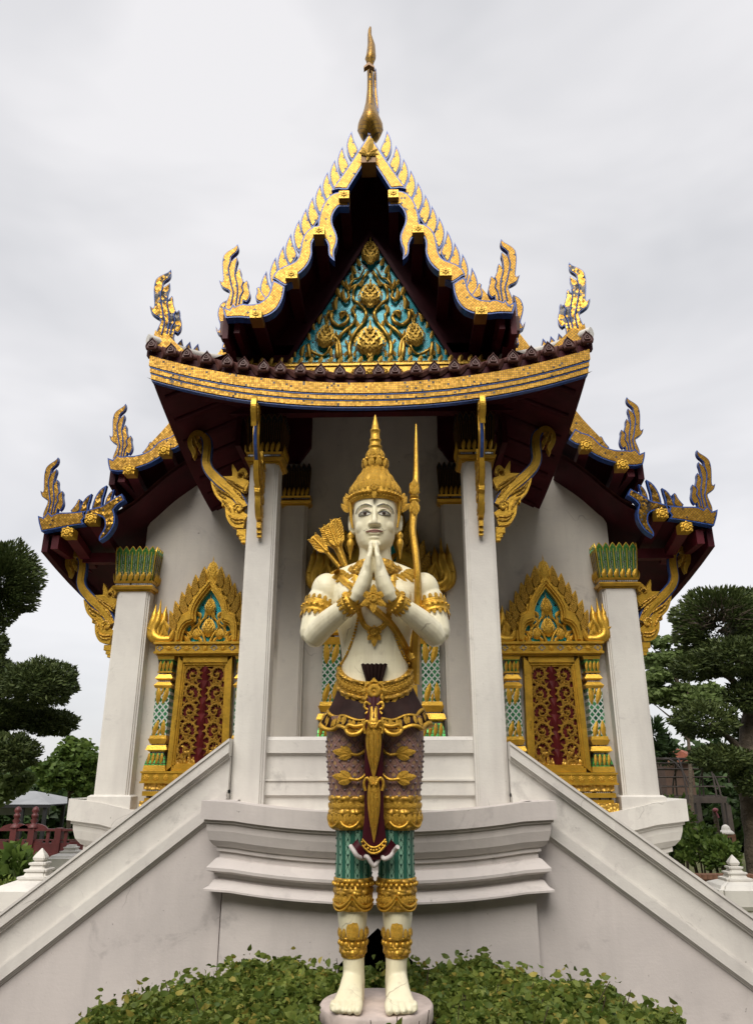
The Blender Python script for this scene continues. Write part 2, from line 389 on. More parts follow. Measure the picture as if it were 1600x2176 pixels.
def plate(g, pts, y, th, rim=.012, raise_=.006, mi_face=0, mi_rim=1):
    """upright plate with a rim band; front face at y-raise_, back at y+th"""
    n = len(pts); ar = sum(pts[i][0]*pts[(i+1)%n][1]-pts[(i+1)%n][0]*pts[i][1] for i in range(n))
    if ar < 0: pts = pts[::-1]
    inn = inset(pts, rim); inb = inset(pts, rim*1.25)
    V = [(x,y,z) for x,z in pts]+[(x,y,z) for x,z in inn]+[(x,y-raise_,z) for x,z in inb]+[(x,y+th,z) for x,z in pts]
    r = range(n)
    g.add(V, [(i, (i+1)%n, (i+1)%n+n, i+n) for i in r]+[(i+3*n, (i+1)%n+3*n, (i+1)%n, i) for i in r], mi_rim)
    g.add(V, [(i+n, (i+1)%n+n, (i+1)%n+2*n, i+2*n) for i in r], mi_face)
    q, tr = tess(inb); g.add([(x,y-raise_,z) for x,z in q], tr, mi_face)
    q, tr = tess(pts); g.add([(x,y+th,z) for x,z in q], [t[::-1] for t in tr], mi_face)
    return g
def mirx(pts, cx=0.): return [(2*cx-x, z) for x, z in pts]
def ribbon(cl, wd):
    """outline of a 2-D stroke along the centre line cl with half widths wd"""
    cl = [Vector(p) for p in cl]; L = []; Rr = []
    for i, p in enumerate(cl):
        t = (cl[min(i+1, len(cl)-1)]-cl[max(i-1, 0)]).normalized(); n = Vector((-t.y, t.x)); L.append(tuple(p+n*wd[i])); Rr.append(tuple(p-n*wd[i]))
    return L+Rr[::-1]
def leaf_mesh(name, mat, bend=.18, w=.26, puff=.12, hook=0.):
    """flame-shaped leaf, base at origin, tip at z=1, front towards -y"""
    g = G(); N = 7; L = []; C = []; Rr = []
    for i in range(N+1):
        t = i/N; ww = w*(math.sin(math.pi*min(1, t*.88+.10))**.8)*(1 if i < N else 0)
        x = bend*(t*t)*math.sin(t*2.2)+hook*t**3
        L.append((x-ww, 0, t)); Rr.append((x+ww, 0, t)); C.append((x, -puff*(math.sin(math.pi*(t*.9+.08))), t))
    for i in range(N):
        g.add([L[i], C[i], C[i+1], L[i+1]], [(0,1,2,3)]); g.add([C[i], Rr[i], Rr[i+1], C[i+1]], [(0,1,2,3)])
    return g.mesh(name, mat)
def bud_mesh(name, mat, rows=7, tip=.45):
    """teardrop bud covered with overlapping petals, height 1, base at origin"""
    g = G(); prof = lambda t: .36*math.sin(math.pi*min(1, (t+.02))**.72)**.9*(1-.25*t)
    rings = []
    for i in range(9):
        t = i/8; r = max(prof(t)*.86, .012); rings.append([(r*_s(a), -r*.55*_c(a), t) for a in [2*math.pi*k/12 for k in range(12)]])
    g.loft(rings, 0)
    for r in range(rows):
        t = .03+.80*r/rows; rad = prof(t); n = 7 if r % 2 else 6
        for k in range(n):
            a = -1.45+2.9*(k+.5*(r % 2 == 0)*0)/(n-1); h = .20; ww = .085
            b = Vector((rad*_s(a), -rad*.55*_c(a), t)); nrm = Vector((_s(a), -_c(a)*.6, .1)); tx = Vector((_c(a), _s(a)*.55, 0))
            r2 = prof(min(1, t+h)); tp = Vector((r2*_s(a), -r2*.55*_c(a), t+h))+nrm*.05
            g.add([b-tx*ww, b+nrm*.05+Vector((0,0,h*.35)), b+tx*ww, tp], [(0,1,3), (1,2,3)])
    g.lathe([(.012, .95), (.03, 1.02), (.004, 1.02+tip*.35)], (0,0), 6)
    return g.mesh(name, mat)
def rosette_mesh(name, mat, n=8):
    g = G(); g.lathe([(.30,0),(.26,.12),(.12,.18),(.10,.10),(.05,.16),(.01,.18)], (0,0), 12)
    for k in range(n):
        a = 2*math.pi*k/n; d = Vector((_c(a), _s(a), 0)); t = Vector((-_s(a), _c(a), 0))
        g.add([d*.22-t*.12, d*.34-t*.16+Vector((0,0,.06)), d*.52+Vector((0,0,.02)), d*.34+t*.16+Vector((0,0,.06)), d*.22+t*.12, d*.35+Vector((0,0,.13))], [(0,1,5),(1,2,5),(2,3,5),(3,4,5)])
    g.v = [(x, -z, y) for x, y, z in g.v]        # face towards -y
    return g.mesh(name, mat)
LEAF_P = leaf_mesh('carved_leaf', GOLDP, .18, .21); LEAF_PH = leaf_mesh('carved_leaf_hooked', GOLDP, .05, .19, .12, .35)
LEAF_G = leaf_mesh('gilded_leaf', GOLD); LEAF_GH = leaf_mesh('gilded_leaf_hooked', GOLD, .05, .22, .12, .35)
LEAF_S = leaf_mesh('statue_leaf', GOLDS, .02, .26, .14)
BUD_P = bud_mesh('carved_bud', GOLDP); BUD_G = bud_mesh('gilded_bud', GOLD)
ROS_G = rosette_mesh('gilded_rosette', GOLD); ROS_P = rosette_mesh('carved_rosette', GOLDP); ROS_S = rosette_mesh('statue_rosette', GOLDS)
def place_leaf(me, parent, x, y, z, ang, s, name='leaf', flip=False, wf=1.):
    """ang: degrees from upright, positive leans right"""
    return inst(name, me, parent, (x, y, z), (0, R(ang), 0), (-s*wf if flip else s*wf, s*(.5+.5*wf), s))
def vine_path(pts, k=5): return spline(pts, k)
# ---------------------------------------------------------------- ground
def ground_z(x, y):
    d = max(0, min(1, (y-20.5)/4)); return -1.4*d*d*(3-2*d)-.08
g = G(); xs = [-400,-120,-60,-30]+list(range(-20,21,4))+[30,60,120,400]; ys = [-300,-60,-20,-6,0,6,10,14,18,20,21,22,23,24,25,27,32,45,80,160,500]
vs = [(x, y, ground_z(x, y)) for y in ys for x in xs]; n = len(xs)
g.add(vs, [(j*n+i, j*n+i+1, (j+1)*n+i+1, (j+1)*n+i) for j in range(len(ys)-1) for i in range(n-1)], 0, True)
tag(part('ground', g, GRASS, None), kind='structure')
g = G(); g.box(-9, 9, -8, 7.8, -.08, -.06); tag(part('pavement', g, M('grey_paving', (.17,.155,.14), .85, 0, .25, 3, .3, 50), None), kind='structure')

# ================================================================ TEMPLE
T = root('temple_building', (0, 7.4, 0), 'white porched temple with gold flame-edged gable roof and maroon eaves', 'temple')
PCX = .022                                   # axis of the porch roof
# ---- porch base: boat-curved plinth with mouldings and a gabled opening
BCX, BH = .095, 1.124
prof = [(-.06,1.372),(.16,1.372),(.16,1.247),(.137,1.245),(.137,1.226),(.12,1.222),(.118,1.17),(.10,1.105),(.068,1.065),(.05,1.058),(.05,1.03),(.03,1.026),(.03,.985),(.05,.98),
        (.09,.94),(.105,.925),(.105,.905),(.055,.885),(.055,.868),(.03,.864),(.03,.846),(.055,.842),(.085,.80),(.115,.787),(.115,.774),(-.012,.768),(-.012,.70)]
def base_path(cx, h, y, yb, lift, p, n=28):
    path = [(cx-h, yb, -1, 0, lift)]
    for i in range(n+1):
        u = -1+2*i/n; nx = -1 if i == 0 else (1 if i == n else 0)
        path.append((cx+u*h, y, nx, -1, lift*abs(u)**p))
    path.append((cx+h, yb, 1, 0, lift)); return path
g = G(); g.sweep(prof, base_path(BCX, BH, 6.0, 6.5, .085, 2.2))
g.box(BCX-BH, BCX+BH, 6.1, 7.35, .70, 1.355)
for i in range(28):
    u0, u1 = -1+2*i/28, -1+2*(i+1)/28; V = [(BCX+u*BH, yy, 1.371+.085*abs(u)**2.2) for u in (u0, u1) for yy in (5.97, 6.6)]; g.add(V, [(0,2,3,1)])
part('base_moulding', g, MAUVE, T)
g = G(); y = 6.0; xl, xr = BCX-BH, BCX+BH; a0, a1, ah, at = -.19, .375, .375, .612; ax = .092
top = lambda x: .785+.085*abs((x-BCX)/BH)**2.2
cols = [xl+(a0-xl)*i/5 for i in range(6)]
for xs_ in (cols, [a1+(xr-a1)*i/5 for i in range(6)]):
    for p, q in zip(xs_, xs_[1:]): g.add([(p,y,-.1),(q,y,-.1),(q,y,top(q)),(p,y,top(p))], [(0,1,2,3)])
g.add([(a0,y,ah),(ax,y,at),(a1,y,ah),(a1,y,top(a1)),(ax,y,top(ax)),(a0,y,top(a0))], [(0,1,4,5),(1,2,3,4)])
g.add([(xl,y,-.1),(xl,y+.3,-.1),(xl,y+.3,.85),(xl,y,.8),(xr,y,-.1),(xr,y+.3,-.1),(xr,y+.3,.85),(xr,y,.8)], [(3,2,1,0),(4,5,6,7)])
part('base_wall', g, MAUVE, T)
g = G(); ol = [(a0,-.05),(a0,ah),(ax,at),(a1,ah),(a1,-.05)]
g.add([(x,6.0,z) for x,z in ol]+[(x,6.09,z) for x,z in ol], [(i,i+1,i+6,i+5) for i in range(4)], 1)
g.add([(x,6.09,z) for x,z in ol]+[(x,7.2,z) for x,z in ol], [(i,i+1,i+6,i+5) for i in range(4)]+[(5,6,7,8,9)])
part('base_opening', g, [DARK, MAUVE], T)
# ---- main base behind
prof2 = [(-.3,1.21)]+[(.16,1.215),(.16,1.035),(.13,1.03),(.13,1.005),(.115,1.0),(.11,.95),(.09,.88),(.05,.83),(.03,.82),(.03,.78),(0,.775),(0,-.1)]
g = G(); g.sweep(prof2, base_path(.03, 2.60, 7.36, 15, .225, 3.2, 40)); g.box(-2.55, 2.6, 7.42, 15, .02, 1.2)
part('hall_base_moulding', g, WHITE, T)
# ---- staircase parapets, one flight to each side
def parapet(sd, xi, zi, slope):
    xo = 3.75; L = lambda x: zi-slope*(x-xi)
    def bar(g, o0, o1, y0, y1, xi_=xi):
        xo = min(3.75, xi+(zi-o1-.02)/slope)
        b0 = [(sd*xi_, L(xi_)-o0), (sd*xo, L(xo)-o0), (sd*xo, L(xo)-o1), (sd*xi_, L(xi_)-o1)]
        g.prism(b0, y0, y1)
    g = G(); x2 = xi+.04
    bar(g, .13, .40, 6.105, 6.33); root_ = part('stair_parapet', g, WHITE, T)
    g = G(); xe = xi+L(xi)/slope-.52/slope
    g.prism([(sd*xi, L(xi)-.49), (sd*xe, -.0), (sd*xe, -.1), (sd*xi, -.1)], 6.09, 6.34); part('stair_wall', g, MAUVE, root_)
    g = G(); bar(g, 0, .022, 6.03, 6.37); bar(g, .022, .105, 6.042, 6.36); bar(g, .105, .120, 6.062, 6.35); bar(g, .120, .136, 6.078, 6.34); part('cap_rail', g, WHITE, root_)
    g = G(); bar(g, .375, .392, 6.068, 6.34); bar(g, .392, .482, 6.046, 6.35); bar(g, .482, .496, 6.062, 6.34); bar(g, .496, .512, 6.078, 6.338); part('lower_rail', g, WHITE, root_)
    g = G(); n = 10
    for i in range(n):
        x0 = xi+.1+i*.23; g.box(min(sd*x0, sd*(x0+.23)), max(sd*x0, sd*(x0+.23)), 6.345, 7.3, .02, max(.05, 1.36-i*.15))
    part('steps', g, WHITE, root_)
parapet(-1, 1.056, 1.886+.762*.022, .762); parapet(1, 1.099, 1.883-.721*.008, .721)
# ---- porch balustrade wall between the pillars
g = G()
for z0, z1, y0 in ((1.30,1.475,6.262),(1.475,1.487,6.25),(1.487,1.59,6.235),(1.592,1.604,6.222),(1.604,1.785,6.26),(1.785,1.80,6.25),(1.80,1.895,6.232)): g.box(-.86, .86, y0, 6.42, z0, z1)
g.prism([(-.86,1.896),(.86,1.896),(.86,1.925),(-.86,1.925)], 6.25, 6.42); g.add([(-.86,6.232,1.896),(.86,6.232,1.896),(.86,6.25,1.925),(-.86,6.25,1.925)], [(0,1,2,3)])
part('balustrade', g, WHITE, T)
# ---- pillars with recessed corners
def pillar(cx, cy, hw, hd, z0, z1, name='pillar', m=WHITE, plinth=None):
    k = .03; sec = []
    for sx, sy in ((-1,-1),(1,-1),(1,1),(-1,1)):
        pts = [(sx*hw, sy*(hd-k)), (sx*(hw-k*.55), sy*(hd-k)), (sx*(hw-k*.55), sy*(hd-k*.45)), (sx*(hw-k), sy*(hd-k*.45)), (sx*(hw-k), sy*hd)]
        sec += pts if sx*sy > 0 else pts[::-1]
    g = G(); g.loft([[(cx+x, cy+y_, z) for x, y_ in sec] for z in (z0, (z0+z1)/2, z1)], smooth=False)
    if plinth: g.frus((cx, cy), (hw+.035, hd+.035), (hw+.035, hd+.035), z0-.02, z0+plinth-.015); g.frus((cx, cy), (hw+.035, hd+.035), (hw+.012, hd+.012), z0+plinth-.015, z0+plinth)
    return part(name, g, m, T, origin=(cx, cy, z0))
def petal_mesh(mats):
    g = G()
    ol = lambda h, b: [(-.5*b,0),(.5*b,0),(.62*b,h*.82),(.3*b,h*.93),(0,h),(-.3*b,h*.93),(-.62*b,h*.82)]
    plate(g, chaikin(ol(1, .145), 1), 0, .03, .014, .010, 1, 0)
    for sgn in (-1, 1): g.box(sgn*.048-.006, sgn*.048+.006, -.022, -.006, .05, .75, 2)
    g.box(-.007, .007, -.025, -.005, 0, .82, 0)
    return g.mesh('capital_petal', mats)
PETAL = petal_mesh([GOLD, GREENM, MIRW]); PETAL_SHADED = petal_mesh([GOLD_SHADED, DARK, GOLD_SHADED])  # second petal has the shade under the eave put into its colours
def capital(cx, cy, hw, hd, z0, h, sides='fl', dark=False):
    g = G()
    for a, b, e0, e1, mi in ((-.115,-.095,.01,.012,0),(-.095,-.065,.03,.042,0),(-.065,-.05,.042,.03,0),(-.05,-.02,.018,.018,1),(-.02,0,.024,.034,0)):
        g.frus((cx, cy), (hw+e0, hd+e0), (hw+e1, hd+e1), z0+a*h/.42, z0+b*h/.42, mi)
    g.frus((cx, cy), (hw-.01, hd-.01), (hw+.005, hd+.005), z0, z0+h*.72, 2)
    c = part('capital', g, [GOLD, MIRW, DARK], T, origin=(cx, cy, z0))
    lean = R(5)
    for nm, n0, half, dep in (('f',(0,-1),hw,hd),('l',(-1,0),hd,hw),('r',(1,0),hd,hw)):
        if nm not in sides: continue
        n = 6; wstep = 2*(half+.012)/n; rz = math.atan2(n0[0], -n0[1])
        for i in range(n):
            t = -1+2*(i+.5)/n; tx = -n0[1]; ty = n0[0]
            d = t*(half+.012)
            p = (cx+n0[0]*(dep+.016)+tx*d, cy+n0[1]*(dep+.016)+ty*d, z0+.005)
            fl = t*.07
            inst('petal', PETAL_SHADED if dark else PETAL, c, p, Euler((lean, fl, rz), 'XYZ'), (wstep/.128, h, h*1.0))
            q = (p[0]+n0[0]*.02, p[1]+n0[1]*.02, z0-.005)
            if i % 1 == 0: inst('leaf', LEAF_G, c, q, Euler((lean*1.4, fl, rz), 'XYZ'), (wstep*1.5, h*.3, h*.27))
    return c
for sd in (-1, 1):
    cx = PCX+sd*.945 if sd > 0 else -.924
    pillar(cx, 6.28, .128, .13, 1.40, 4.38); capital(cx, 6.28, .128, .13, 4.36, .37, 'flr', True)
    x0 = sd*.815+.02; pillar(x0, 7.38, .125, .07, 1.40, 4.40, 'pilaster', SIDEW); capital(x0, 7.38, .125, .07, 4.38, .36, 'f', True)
    cx = .024+sd*2.405; pillar(cx, 7.40, .165, .13, 1.30, 3.6, 'corner_pillar', WHITE, .17); capital(cx, 7.40, .165, .13, 3.47, .36, 'flr')
# ---- hall walls
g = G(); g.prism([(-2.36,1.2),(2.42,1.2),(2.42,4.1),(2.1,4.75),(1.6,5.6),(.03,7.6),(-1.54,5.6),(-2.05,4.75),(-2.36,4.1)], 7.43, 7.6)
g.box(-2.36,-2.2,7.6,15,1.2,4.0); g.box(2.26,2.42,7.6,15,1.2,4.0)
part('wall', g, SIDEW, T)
g = G(); g.box(-1.15, 1.2, 6.06, 7.42, 1.33, 1.385); part('porch_floor', g, WHITE, T)

# ---- windows and the door behind the statue
def scroll_mesh():
    g = G(); N = 26; path = []; rad = []
    for i in range(N):
        t = i/(N-1); a = -math.pi/2-t*2*math.pi*1.35; r = .46*(1-t)**.8+.05
        path.append((r*_c(a), -.05-.05*t, r*_s(a))); rad.append(.062*(1-t*.4))
    g.tube(path, rad, 5, 0, 1.)
    for k in range(12):
        a = -math.pi/2-k*.55; r = .46*(1-k/12*.5); ti = Vector((_c(a-.75), 0, _s(a-.75))); b = Vector((r*_c(a), -.05, r*_s(a))); nn = Vector((-ti.z, 0, ti.x))
        for sg, ln in ((1, .30), (-1, .22)):
            d = (ti*.5+nn*sg*.8).normalized(); e = Vector((-d.z, 0, d.x))
            g.add([b-e*.10, b+e*.10, b+d*ln+ti*.1, b+d*ln*.5+Vector((0,-.08,0))], [(0,1,3),(1,2,3),(2,0,3)])
    g.ball((0,-.08,0), (.09,.08,.09), 6, 4)
    for a in (0, 1.25, 2.5, 3.8, 5): d = Vector((_c(a),0,_s(a))); e = Vector((-d.z,0,d.x)); g.add([d*.05-e*.06, d*.05+e*.06, d*.24, d*.1+Vector((0,-.12,0))], [(0,1,3),(1,2,3),(2,0,3)])
    return g.mesh('carved_scroll', CARVG)
SCROLL = scroll_mesh()
FT_W = None
def flame_tooth_mesh():
    g = G(); ol = chaikin([(-.02,0),(.20,.0),(.25,.12),(.22,.30),(.12,.50),(-.02,.68),(-.06,.48),(-.04,.25)], 1)
    g.prism(ol, -.02, .03); g.prism(inset(ol, .035), -.05, .0, 1); return g.mesh('arch_tooth', [GOLD, CARVG])
FTOOTH = flame_tooth_mesh()
def window(name, cx, Y, z0, s):
    W = lambda x, z: (cx+x*s, z0+z*s)
    def bx(g, x0, x1, y0, y1, z0_, z1_, mi=0): g.box(cx+x0*s, cx+x1*s, Y+y0*s, Y+y1*s, z0+z0_*s, z0+z1_*s, mi)
    def tr(g, hb, ht, zb, zt, y0, y1, mi=0): g.prism([W(-hb,zb),W(hb,zb),W(ht,zt),W(-ht,zt)], Y+y0*s, Y+y1*s, mi)
    g = G()
    zb, zt = -1.185, -.135
    for (o0, o1, y0) in ((.0, .045, -.075), (.045, .062, -.06), (.062, .074, -.045)):
        hb, ht = .285-o0, .262-o0; hb2, ht2 = .285-o1, .262-o1
        for sg in (-1, 1): g.prism([W(sg*hb, zb+o0*.9), W(sg*hb2, zb+o1*.9), W(sg*ht2, zt-o1*1.25), W(sg*ht, zt-o0*1.25)], Y+y0*s, Y+.03*s)
        g.prism([W(-hb2,zb+o0*.9),W(hb2,zb+o0*.9),W(hb2,zb+o1*.9),W(-hb2,zb+o1*.9)], Y+(y0+.002)*s, Y+.03*s)
        g.prism([W(-ht2,zt-o1*1.25),W(ht2,zt-o1*1.25),W(ht2,zt-o0*1.25),W(-ht2,zt-o0*1.25)], Y+(y0+.002)*s, Y+.03*s)
    fr = part(name, g, GOLD, T, origin=(cx, Y, z0))
    for sg in (-1, 1):
        g = G(); g.prism([W(sg*.0,-1.13),W(sg*.222,-1.13),W(sg*.205,-.21),W(0,-.21)], Y-.02*s, Y+.02*s); sh = part('shutter', g, REDP, fr)
        for k in range(5):
            zz = -.30-k*.172; xx = .118+.009*k/4
            inst('scroll', SCROLL, fr, (cx+sg*xx*s, Y-.022*s, z0+zz*s), (0, R(12*(-1)**k), 0), (sg*.17*s*(1 if k % 2 else -1), .22*s, .185*s))
        g = G(); zz = -1.13
        for i in range(5):
            x = .05+.036*i; h = (.07,.10,.06,.11,.08)[i]; g.prism([W(sg*(x-.02),zz),W(sg*(x+.022),zz),W(sg*(x+.014),zz+h*.8),W(sg*x,zz+h)], Y-.035*s, Y-.018*s)
        g.ball((cx+sg*.115*s, Y-.035*s, z0+(zz+.11)*s), (.035*s,.012*s,.02*s), 8, 4); g.tube([(cx+sg*.14*s,Y-.035*s,z0+(zz+.12)*s),(cx+sg*.155*s,Y-.035*s,z0+(zz+.165)*s),(cx+sg*.17*s,Y-.035*s,z0+(zz+.165)*s)], .01*s, 5)
        part('carved_foot', g, CARVG, fr)
    g = G(); zs = [-1.13,-.98,-.82,-.67,-.52,-.36,-.21]
    for a, b in zip(zs, zs[1:]):
        m = (a+b)/2; w0 = .03
        V = [(cx-w0*s,Y-.03*s,z0+a*s),(cx+w0*s,Y-.03*s,z0+a*s),(cx+w0*s,Y-.03*s,z0+b*s),(cx-w0*s,Y-.03*s,z0+b*s),(cx,Y-.062*s,z0+m*s),(cx,Y-.042*s,z0+a*s),(cx,Y-.042*s,z0+b*s)]
        g.add(V, [(0,5,4),(5,1,4),(1,2,4),(2,6,4),(6,3,4),(3,0,4)])
    part('mullion', g, REDP, fr)
    # lintel with flowers and white mirror chevrons
    g = G(); bx(g,-.50,.50,-.13,.03,-.022,.0); bx(g,-.485,.485,-.11,.03,-.092,-.022); bx(g,-.495,.495,-.125,.03,-.112,-.092); bx(g,-.47,.47,-.10,.03,-.130,-.112)
    li = part('lintel', g, GOLD, fr)
    for i in range(11):
        x = -.44+.088*i
        if i % 2: inst('rosette', ROS_G, fr, (cx+x*s, Y-.112*s, z0-.057*s), (0,0,0), .062*s)
        else:
            g = G()
            for sx in (-1,1):
                for sz in (-1,1): g.prism([W(x+sx*.036,-.057),W(x,-.057+sz*.032),W(x,-.057+sz*.022),W(x+sx*.024,-.057)], Y-.116*s, Y-.108*s)
            part('mirror_chevron', g, MIRW, fr)
    # pediment
    half_o = [(.315,0),(.318,.10),(.312,.18),(.29,.25),(.262,.285),(.225,.30),(.208,.325),(.195,.40),(.14,.50),(.07,.585),(0,.66)]
    half_i = [(.245,0),(.24,.07),(.222,.14),(.19,.175),(.155,.18),(.128,.205),(.118,.225),(.128,.27),(.125,.32),(.10,.39),(.055,.46),(0,.535)]
    so_ = chaikin(half_o, 2, 80, False); si_ = chaikin(half_i, 2, 75, False)
    band = [W(x,z) for x,z in so_]+[W(-x,z) for x,z in so_[-2::-1]]+[W(-x,z) for x,z in si_]+[W(x,z) for x,z in si_[-2::-1]]
    g = G(); plate(g, band, Y-.075*s, .1*s, .018*s, .03*s, 0, 0); plate(g, inset(band, .028*s), Y-.10*s, .02*s, .010*s, .018*s, 0, 0); part('arch', g, GOLD, fr)
    g = G(); inn = [W(x,z) for x,z in si_]+[W(-x,z) for x,z in si_[-2::-1]]
    g.prism(inn, Y-.012*s, Y+.02*s); part('pediment_panel', g, TURQ, fr)
    def bud(x, z, h, wk=1.): inst('bud', BUD_G, fr, (cx+x*s, Y-.03*s, z0+z*s), (0,0,0), (h*s*wk, h*s*.7, h*s))
    bud(0, .275, .185, .85); bud(0, .06, .20, .95)
    for sg in (-1, 1):
        bud(sg*.115, .035, .12, 1.0)
        g = G()
        for pts in ([(.02,.0),(.05,.08),(.1,.16),(.06,.24),(.03,.28)], [(.2,.0),(.18,.06),(.15,.15),(.10,.2),(.09,.25)], [(.17,.0),(.2,.08),(.17,.12)]):
            pa = [(cx+sg*x*s, Y-.03*s, z0+z*s) for x,z in [tuple(p) for p in spline([Vector(q) for q in pts], 4)]]; g.tube(pa, [.016*s*(1-.5*i/len(pa)) for i in range(len(pa))], 6)
        part('vine', g, GOLD, fr)
        for x, z, a, l in ((.05,.235,-25,.09),(.085,.25,20,.09),(.165,.05,25,.10),(.21,.01,10,.09),(.15,.14,10,.09),(.06,.0,15,.08),(.175,.1,-30,.07),(.10,.165,-15,.08)):
            place_leaf(LEAF_GH, fr, cx+sg*x*s, Y-.035*s, z0+z*s, sg*a, l*s, 'leaf', sg < 0)
        tips = [(.085,.60,12),(.145,.525,18),(.195,.44,22),(.24,.36,26),(.285,.275,30),(.315,.185,34)]
        for i, (x, z, a) in enumerate(tips):
            inst('tooth', FTOOTH, fr, (cx+sg*(x-.05)*s, Y-.03*s, z0+(z-.055)*s), (0, R(sg*(a+2)), 0), (sg*.36*s, s*.9, .35*s))
        inst('tooth', FTOOTH, fr, (cx+sg*.30*s, Y-.02*s, z0+.02*s), (0, R(sg*20), 0), (sg*.27*s, s*.7, .30*s))
        # three-headed naga at the springing
        g = G()
        for k, (dx, h) in enumerate(((-.052,.37),(0,.43),(.052,.39))):
            pts = [(.36,.03,.04),(.45,.025,.055),(.515+dx*.4,.06,.055),(.525+dx*.7,.13,.045),(.50+dx,.20,.042),(.492+dx,.255,.034),(.493+dx,.29,.028),(.49+dx,.32,.016),(.487+dx,h,.002)]
            sp = spline([Vector(p) for p in pts], 4); yy = -.05-(.02 if k == 1 else 0)
            g.tube([(cx+sg*p.x*s, Y+yy*s, z0+p.y*s) for p in sp], [max(.001, p.z*s) for p in sp], 8)
        part('naga_finial', g, GOLD, fr)
        for x, z, a, l in ((.42,.02,-20,.13),(.385,.01,-45,.13),(.455,.05,-30,.12),(.50,.02,30,.10),(.53,.08,25,.09),(.40,.10,-5,.12)):
            place_leaf(LEAF_GH, fr, cx+sg*x*s, Y-.09*s, z0+z*s, sg*a, l*s, 'leaf', sg < 0)
        # side pilaster: stacked mouldings, mirror mosaic shaft
        g = G(); px_ = lambda zc: .378+.012*min(1, max(0, -zc/1.2))
        st = [(-.135,-.165,.085,.075,0),(-.165,-.275,.075,.055,2),(-.275,-.292,.07,.07,0),(-.292,-.305,.055,.055,1),(-.305,-.345,.06,.085,0),(-.345,-.362,.085,.06,0),(-.362,-.375,.055,.055,1),
              (-.375,-.41,.06,.09,0),(-.41,-.435,.09,.075,0),(-.435,-.87,.068,.068,3),(-.87,-.90,.075,.08,0),(-.90,-.945,.09,.07,0),(-.945,-.958,.06,.06,1),(-.958,-1.0,.085,.10,0),(-1.0,-1.015,.09,.07,0),(-1.015,-1.03,.062,.062,1),(-1.03,-1.135,.07,.098,2),(-1.135,-1.185,.098,.105,0)]
        for za, zb_, ha, hb_, mi in st: g.frus((cx+sg*px_(za)*s, Y), (hb_*s, (hb_+.03)*s*.8), (ha*s, (ha+.03)*s*.8), z0+zb_*s, z0+za*s, mi)
        pl = part('side_pilaster', g, [GOLD, MIRW, GREENM, LATT], fr)
        for (x, z, a, l) in ((-.045,-.43,172,.16),(.045,-.43,188,.16),(-.045,-.875,8,.15),(.045,-.875,-8,.15),(0,-.43,180,.07),(0,-.875,0,.07)):
            place_leaf(LEAF_G, fr, cx+(sg*px_(z)+x)*s, Y-.08*s, z0+z*s, a, l*s, wf=.6)
        for i in range(4):
            x = sg*px_(-.2)+(-.054+.036*i); place_leaf(LEAF_G, fr, cx+x*s, Y-.078*s, z0-.275*s, 0, .11*s, wf=.5); place_leaf(LEAF_G, fr, cx+(sg*px_(-1.05)+(-.06+.04*i))*s, Y-.10*s, z0-1.03*s, 180, .10*s, wf=.55)
    inst('flame', BUD_G, fr, (cx, Y-.04*s, z0+.60*s), (0,0,0), (.19*s, .08*s, .245*s))
    # sill
    g = G()
    for za, zb_, h_, d_, mi in ((-1.187,-1.205,.505,.13,0),(-1.205,-1.275,.495,.12,0),(-1.275,-1.292,.505,.13,0),(-1.292,-1.345,.47,.10,2),(-1.345,-1.36,.45,.09,1),(-1.36,-1.40,.475,.115,0),(-1.40,-1.418,.44,.09,1),(-1.418,-1.445,.455,.10,0),(-1.445,-1.54,.49,.12,2)):
        bx(g, -h_, h_, -d_, .02, zb_, za, mi)
    part('sill', g, [GOLD, MIRW, CARVG], fr)
    for i in range(11):
        x = -.45+.09*i; inst('rosette', ROS_G, fr, (cx+x*s, Y-.12*s, z0-1.24*s), (0,0,0), .06*s)
    return fr
window('window', -1.61, 7.36, 2.862, 1.); window('window', 1.715, 7.36, 2.848, 1.); window('door', .09, 7.35, 3.37, 1.24)
# ---------------------------------------------------------------- porch roof
GY = 5.62                                    # plane of the gable boards
z4 = lambda pts, Y=GY: Z2(440, 260, 3.886, Y, pts)
board_u = z4([(1348,77),(1275,195),(1150,385),(1028,562),(1080,546),(1110,552),(1160,552),(1230,440),(1292,345),(1348,253)])
naga = z4([(1030,588),(1090,570),(1172,580),(1172,690),(1085,690),(1050,730),(1030,785),(1035,840),(1062,900),(1078,950),(1070,1010),(1045,1060),(1053,1142),(1010,1108),(1000,1060),(1003,1020),(985,975),
           (960,950),(890,950),(868,985),(863,1030),(868,1080),(850,1140),(820,1190),(780,1230),(740,1258),(735,1300),(645,1345),(600,1320),(560,1290),(540,1290),(548,1255),(580,1215),(635,1185),(700,1162),
           (740,1135),(760,1090),(770,1040),(780,980),(800,925),(830,888),(870,862),(915,848),(920,800),(935,740),(955,680),(990,625)])
board_l = z4([(545,1297),(600,1322),(640,1350),(635,1400),(620,1460),(590,1520),(540,1570),(460,1605),(350,1612),(260,1602),(150,1610),(135,1560),(125,1515),(185,1540),(215,1490),(230,1515),(290,1490),(340,1500),(400,1495),(450,1475),(490,1440),(515,1400),(530,1340)])
fin_raw = [(150,1560),(145,1500),(160,1460),(185,1400),(180,1375),(150,1365),(110,1340),(95,1290),(120,1305),(132,1290),(125,1230),(120,1150),(130,1090),(155,1060),(195,1035),(230,1015),(250,990),(258,1020),(245,1055),(205,1085),(192,1105),(190,1140),
           (210,1125),(245,1095),(252,1120),(240,1155),(232,1200),(238,1222),(265,1190),(278,1210),(278,1250),(295,1290),(302,1312),(325,1290),(338,1310),(335,1340),(355,1400),(345,1445),(320,1470),(298,1458),(290,1500),(285,1540)]
FO = z4([(200,1515)])[0]
